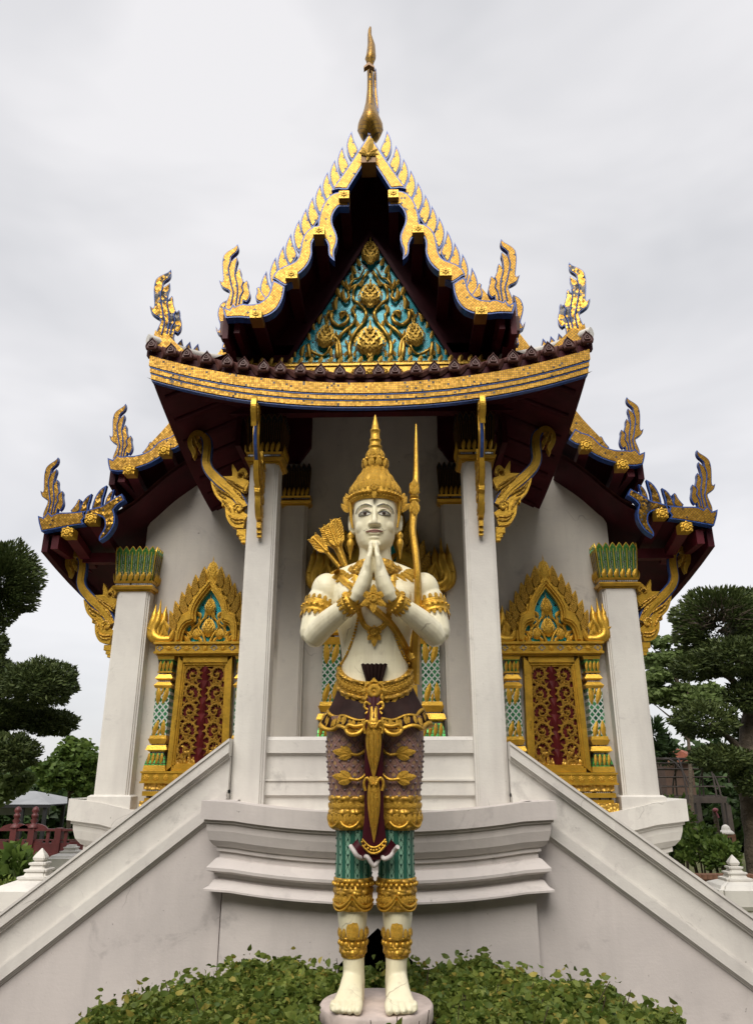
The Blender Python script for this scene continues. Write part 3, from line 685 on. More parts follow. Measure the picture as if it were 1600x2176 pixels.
def rel(pts): return [(x-FO[0], z-FO[1]) for x, z in pts]
def finial_mesh(m=None):
    g = G(); ol = chaikin(rel(z4(fin_raw)), 2, 62); plate(g, ol, 0, .05, .007, .006)
    for ln in ([(192,1140),(175,1200),(188,1280),(200,1340),(215,1400),(195,1500)], [(232,1200),(230,1260),(245,1320),(250,1390),(235,1500)], [(300,1310),(285,1345),(296,1385),(272,1430),(262,1490)]):
        p = spline([Vector(q) for q in rel(z4(ln))], 3); g.tube([(q.x, -.009, q.y) for q in p], .0075, 4, 1)
    return g.mesh('flame_finial', [m or GMOS, BLUE])
FIN = finial_mesh(); FIN_D = finial_mesh(GMOSD)
def tooth_mesh():
    raw = [(1195,65),(1165,120),(1150,180),(1155,230),(1172,275),(1198,310),(1250,235),(1247,212),(1232,180),(1212,140),(1201,100)]
    o = z4([(1195,65)])[0]; ol = chaikin([(x-o[0], z-o[1]) for x, z in z4(raw)], 1, 65)
    g = G(); plate(g, ol, 0, .045, .011, .006); return g.mesh('roof_tooth', [GMOS, BLUE])
TOOTH = tooth_mesh()
def budtooth_mesh():
    raw = [(405,1465),(393,1430),(410,1390),(403,1358),(425,1345),(440,1355),(450,1390),(480,1430),(495,1445),(470,1475)]
    o = z4([(445,1470)])[0]; ol = chaikin([(x-o[0], z-o[1]) for x, z in z4(raw)], 1, 65)
    g = G(); plate(g, ol, 0, .045, .010, .008); return g.mesh('roof_bud', [GMOS, BLUE])
BUDT = budtooth_mesh()
pr = part('porch_gable', G().prism([(PCX-.06,6.62),(PCX+.06,6.62),(PCX,7.30)], 6.26, 6.27), MAROON, T)
for sd in (-1, 1):
    mm = (lambda p: p) if sd < 0 else (lambda p: mirx(p, PCX))
    for nm, ol, yy in (('bargeboard', board_u, GY-.005), ('naga_bargeboard', naga, GY), ('lower_bargeboard', board_l, GY+.006)):
        g = G(); plate(g, mm(chaikin(ol, 2, 50)), yy, .09, .013, .006); part(nm, g, [GMOS, BLUE], pr)
    for t in [(1195,65),(1120,190),(1057,300),(997,398),(938,500),(876,605),(820,700),(762,795),(694,910),(632,1010),(567,1105),(490,1220)]:
        p = mm(z4([t], GY+.02))[0]; inst('tooth', TOOTH, pr, (p[0], GY+.025, p[1]), (0,0,0), (-sd, 1, 1))
    p = mm([FO])[0]; inst('finial', FIN, pr, (p[0], GY+.018, p[1]), (0,0,0), (-sd, 1, 1))
    p = mm(z4([(445,1470)]))[0]; inst('roof_bud', BUDT, pr, (p[0], GY+.018, p[1]), (0,0,0), (-sd, 1, 1))
    for (x0, x1, za, zb) in ((1090,1172,568,627),(880,970,868,925),(650,745,1228,1287),(358,450,1558,1614)):
        q = mm(z4([(x0, za), (x1, zb)], 5.575)); xa, xb = sorted((q[0][0], q[1][0])); zt, zl = q[0][1], q[1][1]
        g = G(); g.box(xa, xb, 5.72, 6.28, zl, zt); be = part('purlin', g, MAROON, pr)
        g = G(); g.box(xa-.002, xb+.002, 5.575, 5.722, zl-.003, zt+.002); part('purlin_end', g, BROWNB, pr)
        inst('rosette', ROS_P, pr, ((xa+xb)/2, 5.573, (zt+zl)/2), (0,0,0), (.11, .09, .085))
        g = G(); g.box(xa, xb, 5.565, 5.576, zl, zt); part('purlin_plate', g, GOLDP, pr)
# ridge end
q = z4([(1272,232),(1394,345)], 5.56); g = G(); g.box(q[0][0], q[1][0], 5.56, 5.75, q[1][1]+.03, q[0][1]); part('ridge_end', g, BROWNB, pr)
lx, lz = (q[0][0]+q[1][0])/2, q[0][1]
for a, s_ in ((0,.20),(-48,.11),(48,.11),(-85,.10),(85,.10),(180,.08)): place_leaf(LEAF_P, pr, lx, 5.55, lz-.05, a, s_)
inst('rosette', ROS_P, pr, (lx, 5.54, lz-.06), (0,0,0), .07)
# roof shell: follows the boards, runs back over the porch
curve = z4([(1348,170),(1160,480),(1010,690),(900,900),(800,1090),(690,1230),(590,1400),(470,1530),(330,1560),(140,1560)], GY+.1)
curve = [tuple(v) for v in spline([Vector(p) for p in curve], 3)]
for sd in (-1, 1):
    cv = curve if sd < 0 else mirx(curve, PCX)
    g = G(); g.loft([[(x, yy, z+dz) for x, z in cv] for yy, dz in ((GY+.09,0),(6.3,-.02),(6.9,-.06),(7.5,-.1))], 0, False, False)
    g.loft([[(x, yy, z+dz+.05) for x, z in cv] for yy, dz in ((GY+.09,0),(6.3,-.02),(6.9,-.06),(7.5,-.1))], 1, False, False)
    g.f = g.f; part('roof_shell', g, [MAROON, TILE], pr)
    # eave boards on the side of the upper roof
    x = cv[-1][0]
    for dx, z0, z1 in ((0,-.02,-.28),(.10,-.03,-.22)):
        g = G(); X = x-sd*dx; g.box(min(X, X-sd*.05), max(X, X-sd*.05), GY+.10+dx*.1, 7.4, cv[-1][1]+z1, cv[-1][1]+z0); part('eave_beam', g, MAROONL, pr)
    for k in range(9):
        g = G(); yy = GY+.2+k*.2; g.box(min(x, x+sd*.05), max(x, x+sd*.05), yy, yy+.12, cv[-1][1]-.18-.02*k, cv[-1][1]-.03); part('eave_tile', g, TILE, pr)
# gable infill and pediment
infill = [(p[0], p[1]-.01) for p in curve]; g = G(); pts = infill+mirx(infill, PCX)[::-1]
pts = [p for i, p in enumerate(pts) if i != len(infill)]
g.prism(pts, 6.27, 6.30); part('gable_infill', g, MAROON, pr)
TY = 6.215; z6 = lambda pts, Y=TY: Z2(600, 480, 4.21, Y, pts)
TCX = P(787, 700, TY)[0]
g = G(); g.prism([(TCX-.80,5.25),(TCX+.80,5.25),(TCX,6.73)], TY, TY+.05); ped = part('pediment', g, TURQ, T)
g = G()
for sd in (-1, 1):
    for o, w_, yy in ((0,.028,-.05),(.03,.02,-.03)):
        a = (TCX+sd*(.80+o), 5.25); b = (TCX, 6.73+o*1.9); g.prism([a, b, (b[0], b[1]+w_*2.1), (a[0]+sd*w_, a[1])], TY+yy, TY+.04)
part('pediment_frame', g, MAROON, ped)
vines = [([(612,1195),(600,1120),(610,1050),(650,980),(700,910),(740,850),(750,800),(730,750),(680,715),(642,680),(635,620),(660,560),(700,520),(740,470),(765,425)], 24),
         ([(500,1195),(490,1100),(500,1030),(540,980),(600,920),(650,865),(652,815),(622,780)], 24), ([(525,1190),(515,1080),(480,1010),(430,960),(400,900),(395,840),(420,790),(460,765)], 20),
         ([(440,800),(448,870),(510,903),(570,885),(592,830),(562,790),(522,803),(530,840)], 24), ([(250,1190),(236,1080),(245,1110),(280,1150),(340,1170),(400,1150),(432,1095)], 20), ([(560,700),(600,660),(590,600),(640,560),(690,540)], 18), ([(600,560),(640,500),(690,470),(740,400)], 15)]
def M6(sd, x, z): p = z6([(x, z)])[0]; return p if sd < 0 else (2*TCX-p[0], p[1])
k6 = .0011
for sd in (-1, 1):
    for pts, r in vines:
        p = spline([Vector(M6(sd, a, b)) for a, b in pts], 5); N = len(p)
        g = G(); g.tube([(q.x, TY-.03-.012*math.sin(i*.5), q.y) for i, q in enumerate(p)], [r*k6*.9*(1-.45*i/N)*(1+.12*math.sin(i*1.1)) for i in range(N)], 7); part('vine', g, GOLDP, ped)
    for x, z, a, L in ((620,790,15,120),(640,800,-20,90),(480,770,-15,190),(450,840,-35,130),(530,840,20,110),(560,690,-25,170),(520,650,-30,150),(600,590,-35,150),(640,520,-28,140),(660,450,-30,140),(700,380,-25,130),(735,330,-20,120),(480,720,-5,100),
                       (730,880,15,110),(690,930,-25,110),(620,1010,-30,100),(560,960,25,100),(700,560,10,110),(740,480,20,90),(640,640,-20,80),(690,720,30,90),(500,1010,-35,90),(400,950,-40,80),(180,1180,-10,150),(210,1190,15,120),(290,1190,-10,90),(440,1180,-12,110),(560,1190,12,110),(650,1190,-10,100),
                       (330,890,-5,130),(290,950,-25,110),(250,1040,-20,110),(430,1100,25,100),(660,1000,20,70),(585,1080,-30,80),(120,1190,-20,90),(400,860,-35,80),(565,560,-35,110)):
        p = M6(sd, x, z); place_leaf(LEAF_PH if int(x+z) % 3 else LEAF_P, ped, p[0], TY-.035, p[1], a*-sd, L*k6*.75, 'leaf', sd > 0)
    p = M6(sd, 370, 1115); inst('bud', BUD_P, ped, (p[0], TY-.05, p[1]), (0, R(-sd*8), 0), (.26, .2, .28))
for x, z, h, w_ in ((780,1190,.37,.42),(787,745,.30,.33),(787,360,.30,.24)):
    p = z6([(x, z)])[0]; inst('bud', BUD_P, ped, (TCX, TY-.05, p[1]), (0,0,0), (w_, w_*.7, h*.95))
    inst('rosette', ROS_P, ped, (TCX, TY-.06, p[1]+.01), (0,0,0), .09)
# frieze under the pediment
g = G(); F0 = P(787, 790, 6.12)[1]
g.box(TCX-1.15, TCX+1.15, 6.10, 6.2, F0-.07, F0+.055); g.box(TCX-1.13, TCX+1.13, 6.085, 6.15, F0+.055, F0+.075); fz = part('frieze', g, GOLDP, T)
for i in range(25):
    x = TCX-1.11+2.22*i/24
    inst('crest_leaf', LEAF_P, fz, (x, 6.09, F0+.07), (0,0,0), (.11, .1, .085))
    for sgn in (-1,1): inst('crest_leaf', LEAF_PH, fz, (x+sgn*.025, 6.10, F0+.07), (0,R(sgn*35),0), (sgn*.09, .08, .055))
for i in range(17): inst('rosette', ROS_P, fz, (TCX-1.08+2.16*i/16, 6.098, F0-.01), (0, R(45), 0), .075)
# ---- skirt roof
FY = 5.56
def lift(x): return .29*min(1.15, abs((x-PCX)/1.86))**2.15
def fpath(h, y, n=44): return [(PCX-h+2*h*i/n, y, 0, -1, lift(PCX-h+2*h*i/n)) for i in range(n+1)]
zc = 4.526
sk = part('skirt_roof', G().sweep([(0,zc+.275),(0,zc+.20),(-.05,zc+.20)], fpath(1.90, FY+.015)), MAROON, T)
for nm, z1, z0, h, dy, m in (('fascia_band',.205,.108,1.865,0,GMOSF),('blue_strip',.108,.094,1.858,.008,BLUE),('fascia_band',.094,.056,1.855,.012,GMOSF),('blue_strip',.056,.044,1.85,.02,BLUE),('fascia_band',.044,.0,1.845,.024,GMOSF),('blue_strip',.0,-.014,1.84,.034,BLUE)):
    g = G(); g.sweep([(-.03,zc+z1),(0,zc+z1),(0,zc+z0),(-.05,zc+z0)], fpath(h, FY+dy)); part(nm, g, m, sk)
def side_eave(t): return (1.835-.12*t**1.2, FY+.055+t*1.85, zc+.27*(1-t)**1.6-.27*t)      # half width, y, z of the lower edge
for sd in (-1, 1):
    g = G(); pth = [side_eave(i/14) for i in range(15)]
    for a, b in zip(pth, pth[1:]):
        V = []
        for (h, y_, z_) in (a, b):
            k_ = min(1, (y_-FY)/.59); X = PCX+sd*h; V += [(X, y_, z_), (X, y_, z_+.27), (PCX+sd*(1.86-.64*k_), y_, 5.10+.12*k_-.06*math.sin(math.pi*k_)), (PCX+sd*1.15, y_, z_+.30)]
        g.add(V, [(0,1,5,4),(1,2,6,5),(0,4,7,3)])
    part('side_eave', g, MAROON, sk)
    for i in range(12):
        h, y_, z_ = side_eave((i+.6)/14); X = PCX+sd*(h+.015)
        g = G(); g.ball((X, y_, z_+.30), (.03,.045,.05), 8, 4); part('side_antefix', g, TILE, sk)
    for i in range(7):
        h, y_, z_ = side_eave((i*2+1.5)/14); g = G(); g.tube([(PCX+sd*(h-.05), y_, z_+.03), (PCX+sd*1.1, y_, z_+.33)], .035, 4); part('rafter', g, MAROON, sk)
    # hip: white ridge, teeth, corner finial
    a = Vector((PCX+sd*1.90, FY+.0, zc+.31+lift(PCX+1.9)+.02)); b = Vector((PCX+sd*1.22, 6.15, 5.27)); mid = (a+b)/2-Vector((0,0,.045))
    hp = spline([a, mid, b], 8); g = G(); g.tube([p+Vector((0,0,.03)) for p in hp], [.045]*len(hp), 8); part('hip_ridge', g, WHITE, sk)
    for k, t in enumerate((3.2,4.6,6.0,7.4,8.8)):
        p = hp[int(t)].lerp(hp[int(t)+1], t % 1)
        if k == 0: inst('roof_bud', BUDT, sk, p+Vector((0,0,.0)), (0,0,R(-sd*25)), (-sd*.95, .95, .72))
        else: inst('tooth', TOOTH, sk, p+Vector((sd*.03, 0, .165)), (0,0,R(-sd*25)), (-sd*1.1, 1, .75))
    p = hp[1]; inst('finial', FIN_D, sk, (p.x+sd*-.06, p.y+.02, p.z+.08), (0,0,R(sd*-14)), (-sd*1.0, 1, 1.04))
    g = G(); g.prism([(p.x+sd*.02, p.z-.02),(p.x+sd*.0, p.z+.14),(p.x-sd*.06, p.z+.07),(p.x-sd*.10, p.z+.10),(p.x-sd*.15, p.z+.05),(p.x-sd*.33, p.z-.13)], p.y, p.y+.05); part('finial_foot', g, GMOS, sk)
    # front bracket heads meet this beam
for yy in (5.95, 6.28):
    g = G(); g.box(PCX-1.5, PCX+1.5, yy-.05, yy+.05, 4.80, 4.90); part('tie_beam', g, MAROON, sk)
g = G(); n = 30
for i in range(n):
    x0 = PCX-1.88+3.76*i/n; x1 = PCX-1.88+3.76*(i+1)/n; V = []
    for x in (x0, x1):
        k = (x-PCX)/1.88; V += [(x, FY+.02, zc+.265+lift(x)), (PCX+k*1.24, 6.12, 5.06), (x, FY+.03, zc+.005+lift(x)), (PCX+k*1.5, 6.25, 4.86)]
    g.add(V, [(0,4,5,1)], 1); g.add(V, [(2,3,7,6)], 0)
g.box(PCX-1.25, PCX+1.25, 6.24, 7.45, 5.38, 5.42); g.box(PCX-1.5, PCX+1.5, 6.235, 6.30, 4.855, 5.42)
for sd in (-1, 1):
    g.box(*sorted((PCX+sd*1.2, PCX+sd*1.25)), 6.28, 7.45, 4.5, 5.42); g.box(*sorted((PCX+sd*1.24, PCX+sd*1.74)), 6.2, 7.44, 4.86, 4.9)
    g.prism([(PCX+sd*1.2,4.80),(PCX+sd*.80,4.80),(PCX+sd*.68,4.98),(PCX+sd*.68,5.39),(PCX+sd*1.2,5.39)], 7.36, 7.42)
part('skirt_soffit', g, [MAROON, TILE], sk)
def antefix_mesh():
    ol = chaikin([(-.038,.0),(.038,.0),(.048,.03),(.036,.065),(.012,.09),(0,.112),(-.012,.09),(-.036,.065),(-.048,.03)], 1, 70); g = G(); c = (0,.045); rings = []
    for k, y_ in ((1,.0),(1,-.016),(.82,-.022),(.76,-.012),(.55,-.012),(.48,-.024),(.30,-.024),(.26,-.014),(.12,-.024)): rings.append([((x-c[0])*k+c[0], y_, (z-c[1])*k+c[1]) for x, z in ol])
    g.loft(rings, 0, True, True, False); return g.mesh('antefix', TILE)
ANTE = antefix_mesh()
jit = random.Random(3)
for i in range(24):
    x = PCX-1.84+3.68*i/23+jit.uniform(-.018,.018); z = zc+.262+lift(x)
    inst('antefix', ANTE, sk, (x, FY-.02+jit.uniform(-.005,.005), z-.012), (R(-6), R(jit.uniform(-5,5)), 0), 1.14)
    k = (x-PCX)/1.88; g = G(); g.tube([(x, FY-.01, z+.02), (PCX+k*1.24, 6.10, 5.09)], .034, 8); part('tile_roll', g, TILE, sk)
for i in range(23):
    x = PCX-1.84+3.68*(i+.5)/23; z = zc+.262+lift(x); k = (x-PCX)/1.88
    g = G(); g.tube([(x, FY-.005, z+.004), (PCX+k*1.24, 6.10, 5.07)], [.06,.045], 8, 0, .3); part('pan_tile', g, TILE, sk)
# ---- chofa on the ridge
sec = [(1850,60),(1820,110),(1780,150),(1700,188),(1600,178),(1500,132),(1400,96),(1300,66),(1150,46),(1000,44),(900,48),(865,34),(840,40),(780,60),(742,78),(700,74),(680,70),(500,55),(300,29),(200,24),(150,16),(130,4)]
g = G(); rings = []; CHX = .03
for yz, hw in sec:
    py = 30+yz/6.8; z = P(787, py, 5.72)[1]; mpp = P(788, py, 5.66)[0]-P(787, py, 5.66)[0]; hx = hw/6.8*mpp
    up = max(0, (742-yz)/612); yc = 5.70+.05*up-.10*max(0, math.sin(max(0, (1400-yz)/1270)*math.pi))*.6; xo = (.012*math.sin(up*6) if yz < 742 else 0)
    hy = hx*(1.15 if yz > 900 else 1.0)
    ring = []
    for k in range(16):
        a = 2*math.pi*k/16; cr = .28*max(0, _c(a+math.pi/2))**6 if yz > 880 else .1
        ring.append((CHX+xo+hx*_c(a)*(1-.12*abs(_s(2*a))), yc+hy*_s(a)*(1+cr), z))
    rings.append(ring)
g.loft(rings, 0); ch = part('ridge_finial', g, GMOS, T)
fin = Z2(680, 30, 6.8, 5.8, [(800,792),(818,830),(825,1100),(850,1330),(852,1380),(840,1425),(800,1320),(780,1200),(772,1000),(775,870)])
g = G(); plate(g, chaikin(fin, 1), 5.78, .06, .008, .004); part('finial_crest', g, [GMOS, BLUE], ch)
zt = P(787, 30+745/6.8, 5.66)[1]; g = G(); q = Z2(680,30,6.8,5.55,[(632,745),(705,680),(785,740),(785,765),(705,720),(632,770)]); g.prism(q, 5.55, 5.6); part('finial_band', g, BROWNB, ch)
# ---- eave brackets
zb5 = lambda pts: [( -(-1.055-p[0]), p[1]-3.20) for p in Z2(380, 840, 5., 6.28, pts)]
def bracket_mesh():
    g = G()
    def rb(pts, wd, yt, mi=0, ex=0):
        c = spline([Vector(p) for p in zb5(pts)], 4); ww = []
        for i in range(len(c)):
            t = i/4; a = int(min(t, len(wd)-2)); f = t-a; ww.append((wd[a]*(1-f)+wd[min(a+1, len(wd)-1)]*f)*.00078+ex)
        g.prism(ribbon([tuple(p) for p in c], ww), -yt, yt, mi)
    S = [(262,430),(300,480),(310,560),(303,640),(298,720),(325,800),(385,870),(450,930),(520,985),(590,1040),(650,1120),(700,1200)]; Wd = [30,42,45,45,45,45,48,50,52,55,50,40]
    rb(S, Wd, .032); rb(S, Wd, .022, 1, .012); rb(S, [w_*.45 for w_ in Wd], .042)
    rb([(262,430),(210,412),(165,440),(140,500),(150,560),(168,620),(162,678)], [30,36,40,42,42,28,4], .034); rb([(215,470),(200,520),(235,560),(225,600)], [14,22,20,5], .04)
    rb([(735,985),(660,960),(610,900),(605,840),(590,790),(578,745)], [60,50,42,30,20,3], .034); rb([(600,860),(640,845),(690,800),(720,850),(680,890)], [20,18,22,16,10], .03); rb([(725,960),(640,920),(560,895),(478,880)], [50,40,25,3], .038)
    rb([(350,925),(385,990),(430,1060),(500,1120),(560,1190),(620,1280),(700,1340)], [3,25,40,50,62,72,75], .032); rb([(505,1215),(540,1300),(600,1370),(700,1390)], [4,30,45,40], .038); rb([(600,1220),(630,1180),(660,1210),(640,1250)], [14,12,10,6], .044); rb([(470,1190),(490,1140),(540,1150)], [4,22,14], .036)
    def rib(pts, r, yt):
        c = spline([Vector(p) for p in zb5(pts)], 4)
        for sg in (-1, 1): g.tube([(p.x, sg*yt, p.y) for p in c], [r*(.35+.65*math.sin(math.pi*(.1+.8*i/(len(c)-1)))) for i in range(len(c))], 5, 2)
    for pts in ([(700,1010),(630,970),(560,930),(500,900)], [(710,1060),(640,1010),(570,960),(520,925)], [(700,1120),(640,1060),(590,1010)], [(715,900),(690,850),(650,845),(640,880),(665,895)], [(400,1000),(450,1070),(510,1110)], [(380,960),(440,1020),(520,1070),(580,1110)]): rib(pts, .011, .042)
    for pts in ([(540,1290),(600,1330),(690,1330)], [(560,1330),(620,1370),(700,1365)], [(600,1250),(600,1190),(650,1170),(680,1215),(650,1255),(625,1230)], [(470,1130),(520,1180),(560,1250)], [(150,470),(160,540),(190,600)], [(180,450),(200,520),(215,570)]): rib(pts, .011, .042)
    for z0, z1, u in ((1435,1495,75),(1500,1540,50),(1545,1575,30)):
        q = zb5([(700-u, z0), (715, z1)]); g.box(q[0][0], q[1][0], -.03, .03, q[1][1], q[0][1])
    return g.mesh('eave_bracket', [GOLD, BLUE, CARVG])
BRK = bracket_mesh()
for sd in (-1, 1):
    cx = PCX+sd*.945 if sd > 0 else -.924
    inst('eave_bracket', BRK, T, (cx+sd*.131, 6.28, 3.20), (0,0,0), (-sd, 1, 1)); inst('eave_bracket', BRK, T, (cx, 6.148, 3.20), (0,0,R(90)), (1,.62,1))
    cx = .024+sd*2.405; inst('eave_bracket', BRK, T, (cx+sd*.17, 7.40, 2.38), (0,0,0), (-sd, 1, 1.0))
# ---------------------------------------------------------------- main roof behind
HY = 6.92; zh = lambda pts, Y=HY: Z2(60, 840, 4.444, Y, pts); HCX = .03
hb_u = zh([(750,590),(752,640),(768,705),(830,720),(910,715),(1010,690),(1130,650),(1210,608),(1290,555),(1345,512),(1390,502),(1450,460),(1390,360),(1330,400),(1270,415),(1215,450),(1160,515),(1100,545),(1010,572),(920,572),(875,580),(838,560),(800,610)])
hb_l = zh([(88,1135),(95,1200),(120,1285),(270,1255),(430,1225),(520,1215),(505,1180),(530,1150),(520,1110),(540,1090),(400,1105),(270,1105),(220,1135),(185,1100),(140,1155)])
hb_n = zh([(545,1085),(620,1058),(690,1045),(750,1000),(815,960),(880,925),(905,985),(840,1025),(800,1075),(815,1130),(815,1190),(795,1245),(740,1325),(665,1372),(662,1330),(700,1280),(722,1225),(715,1165),(690,1140),(630,1120),(600,1160),(545,1180),(525,1150)])
def tooth2_mesh():
    o = zh([(510,1100)])[0]; ol = chaikin([(x-o[0], z-o[1]) for x, z in zh([(465,1130),(472,1060),(498,990),(540,930),(590,900),(575,960),(555,1020),(548,1130)])], 1, 65)
    g = G(); plate(g, ol, 0, .045, .011, .006); return g.mesh('hall_tooth', [GMOSD, BLUE])
TOOTH2 = tooth2_mesh()
hr = part('hall_roof', G().box(HCX-.02, HCX+.02, 7.2, 12, 7.7, 7.8), TILE, T)
up_curve = [(-2.66,4.60),(-2.45,4.62),(-2.2,4.75),(-1.95,5.1),(-1.6,5.75),(-1.1,6.55),(-.55,7.25),(0,7.75)]
lo_curve = [(-3.25,3.90),(-2.9,3.98),(-2.6,4.08),(-2.35,4.25),(-2.1,4.5),(-1.85,4.7)]
def sag(y): t = min(1, max(0, (y-HY)/2.6)); return -.62*t*(1-.45*t)
for sd in (-1, 1):
    mm = (lambda p: p) if sd < 0 else (lambda p: mirx(p, HCX))
    for nm, ol, yy in (('upper_bargeboard', hb_u, HY), ('lower_bargeboard', hb_l, HY+.006), ('naga_bargeboard', hb_n, HY+.012)):
        g = G(); plate(g, mm(chaikin(ol, 2, 50)), yy, .09, .012, .006); part(nm, g, [GMOSD if nm[0] == 'n' else GMOS, BLUE], hr)
    for cv, nm, yb in ((up_curve, 'roof_shell', HY+.09), (lo_curve, 'lower_roof_shell', HY+.10)):
        c = mm([tuple(v) for v in spline([Vector(p) for p in cv], 4)]); ysl = [yb+.35*i for i in range(8)]+[10.5, 15]
        g = G(); g.loft([[(x, y_, z+sag(y_)) for x, z in c] for y_ in ysl], 0, False, False); g.loft([[(x, y_, z+sag(y_)+.05) for x, z in c] for y_ in ysl], 1, False, False); part(nm, g, [MAROON, TILE], hr)
        x = c[0][0]; g = G()
        V = [(x+sd*dx, y_, c[0][1]+sag(y_)+dz) for y_ in ysl for dx, dz in ((0.,.06),(0.,-.16),(-.06,-.16),(-.06,.0))]
        g.add(V, [(4*i+a, 4*i+b, 4*i+4+b, 4*i+4+a) for i in range(len(ysl)-1) for a, b in ((0,1),(1,2),(2,3))]+[(0,1,2,3)]); part('eave_board', g, MAROON, hr)
        g = G(); g.box(min(x-sd*.10, x-sd*.17), max(x-sd*.10, x-sd*.17), yb-.02, yb+1.2, c[0][1]-.16, c[0][1]-.02); part('eave_block', g, MAROONL, hr)
    for (q0, q1), k_ in (((510,1100),1.),((640,1055),1.18),((745,1010),.75),((1190,505),.85),((1300,412),.9)): p = mm(zh([(q0, q1)]))[0]; inst('tooth', TOOTH2, hr, (p[0], HY+.03, p[1]-.02), (0,0,0), (-sd*k_, 1, k_))
    for q0 in ((1110,555),(430,1105)): p = mm(zh([q0]))[0]; inst('roof_bud', BUDT, hr, (p[0], HY+.025, p[1]), (0,0,0), (sd*.9, 1, .95))
    for q0 in ((838,592),(178,1128)): p = mm(zh([q0]))[0]; inst('finial', FIN, hr, (p[0], HY+.022, p[1]), (0,0,0), (-sd*.88, .9, .92))
    for cxz, za, zb in ((1282,482,555),(950,668,740),(590,1122,1203),(368,1254,1332)):
        q = mm(zh([(cxz-47, za), (cxz+47, zb)], 6.86)); xa, xb = sorted((q[0][0], q[1][0])); zt, zl = q[0][1], q[1][1]
        g = G(); g.box(xa, xb, 6.86, 6.98, zl, zt); part('purlin_end', g, GOLD, hr)
        g = G(); V = [(x_, y_, z_+dz) for y_, dz in ((6.98,0),(7.55,-.14)) for x_ in (xa+.003, xb-.003) for z_ in (zl+.003, zt-.003)]
        g.add(V, [(0,4,6,2),(1,3,7,5),(0,1,5,4),(2,6,7,3),(4,5,7,6),(0,2,3,1)]); part('purlin', g, MAROONL, hr)
        inst('rosette', ROS_G, hr, ((xa+xb)/2, 6.858, (zt+zl)/2), (0,0,0), (.12,.09,.12)); 
    # plain upper boards, mostly behind the porch roof
    g = G(); c = mm([tuple(v) for v in spline([Vector(p) for p in up_curve[2:]], 4)]); wd = [.09]*len(c); g.prism(ribbon(c, wd), HY+.01, HY+.08); part('upper_rake', g, GMOS, hr)
    g = G(); g.box(*sorted((HCX+sd*2.25, HCX+sd*3.0)), 7.35, 7.45, 3.70, 3.80); part('tie_beam', g, MAROONL, hr)
# end of the middle roof tier that shows beside the porch gable
mid = Z2(780, 260, 3.886, 6.45, [(1205,1420),(1265,1450),(1292,1510),(1290,1570),(1265,1640),(1285,1680),(1307,1640),(1300,1690),(1270,1710),(1235,1740),(1255,1830),(1180,1830),(1200,1760),(1225,1690),(1235,1600),(1225,1500)])
for sd in (1, -1):
    g = G(); plate(g, chaikin(mid if sd > 0 else mirx(mid, PCX-.02), 1, 60), 6.45, .07, .010, .006); part('middle_bargeboard', g, [GMOS, BLUE], hr)
# ================================================================ STATUE
SX, SY, SZ = .116, 4.50, .52
ST = root('praying_statue', (SX, SY, SZ), 'tall cream-skinned praying statue in gold pointed crown before the temple steps', 'statue')
def S(px, py, yl=-.1):
    x, z = P(px, py, SY+yl); return (x-SX, z-SZ)
def SZy(py, yl=-.1): return S(797, py, yl)[1]
def sp_(name, g, mats, kind=None, origin=None, label=None, parent=None):
    """statue part; mesh given in statue coordinates"""
    og = Vector(origin) if origin else Vector((0,0,0)); g.v = [(x-og.x, y-og.y, z-og.z) for x, y, z in g.v]
    o = bpy.data.objects.new(name, g.mesh(name, mats)); COL.objects.link(o); o.parent = parent or ST; o.location = og
    return tag(o, label, None, None, kind)
def si(name, me, loc, rot=(0,0,0), scale=1.): return inst(name, me, ST, Vector(loc)+Vector((SX,SY,SZ)), rot, scale)
def er(z, hx, hy, xc=0, yc=0, n=28, dz=None):
    return [(xc+hx*_s(a), yc-hy*_c(a), z+(dz(a) if dz else 0)) for a in [2*math.pi*k/n for k in range(n)]]
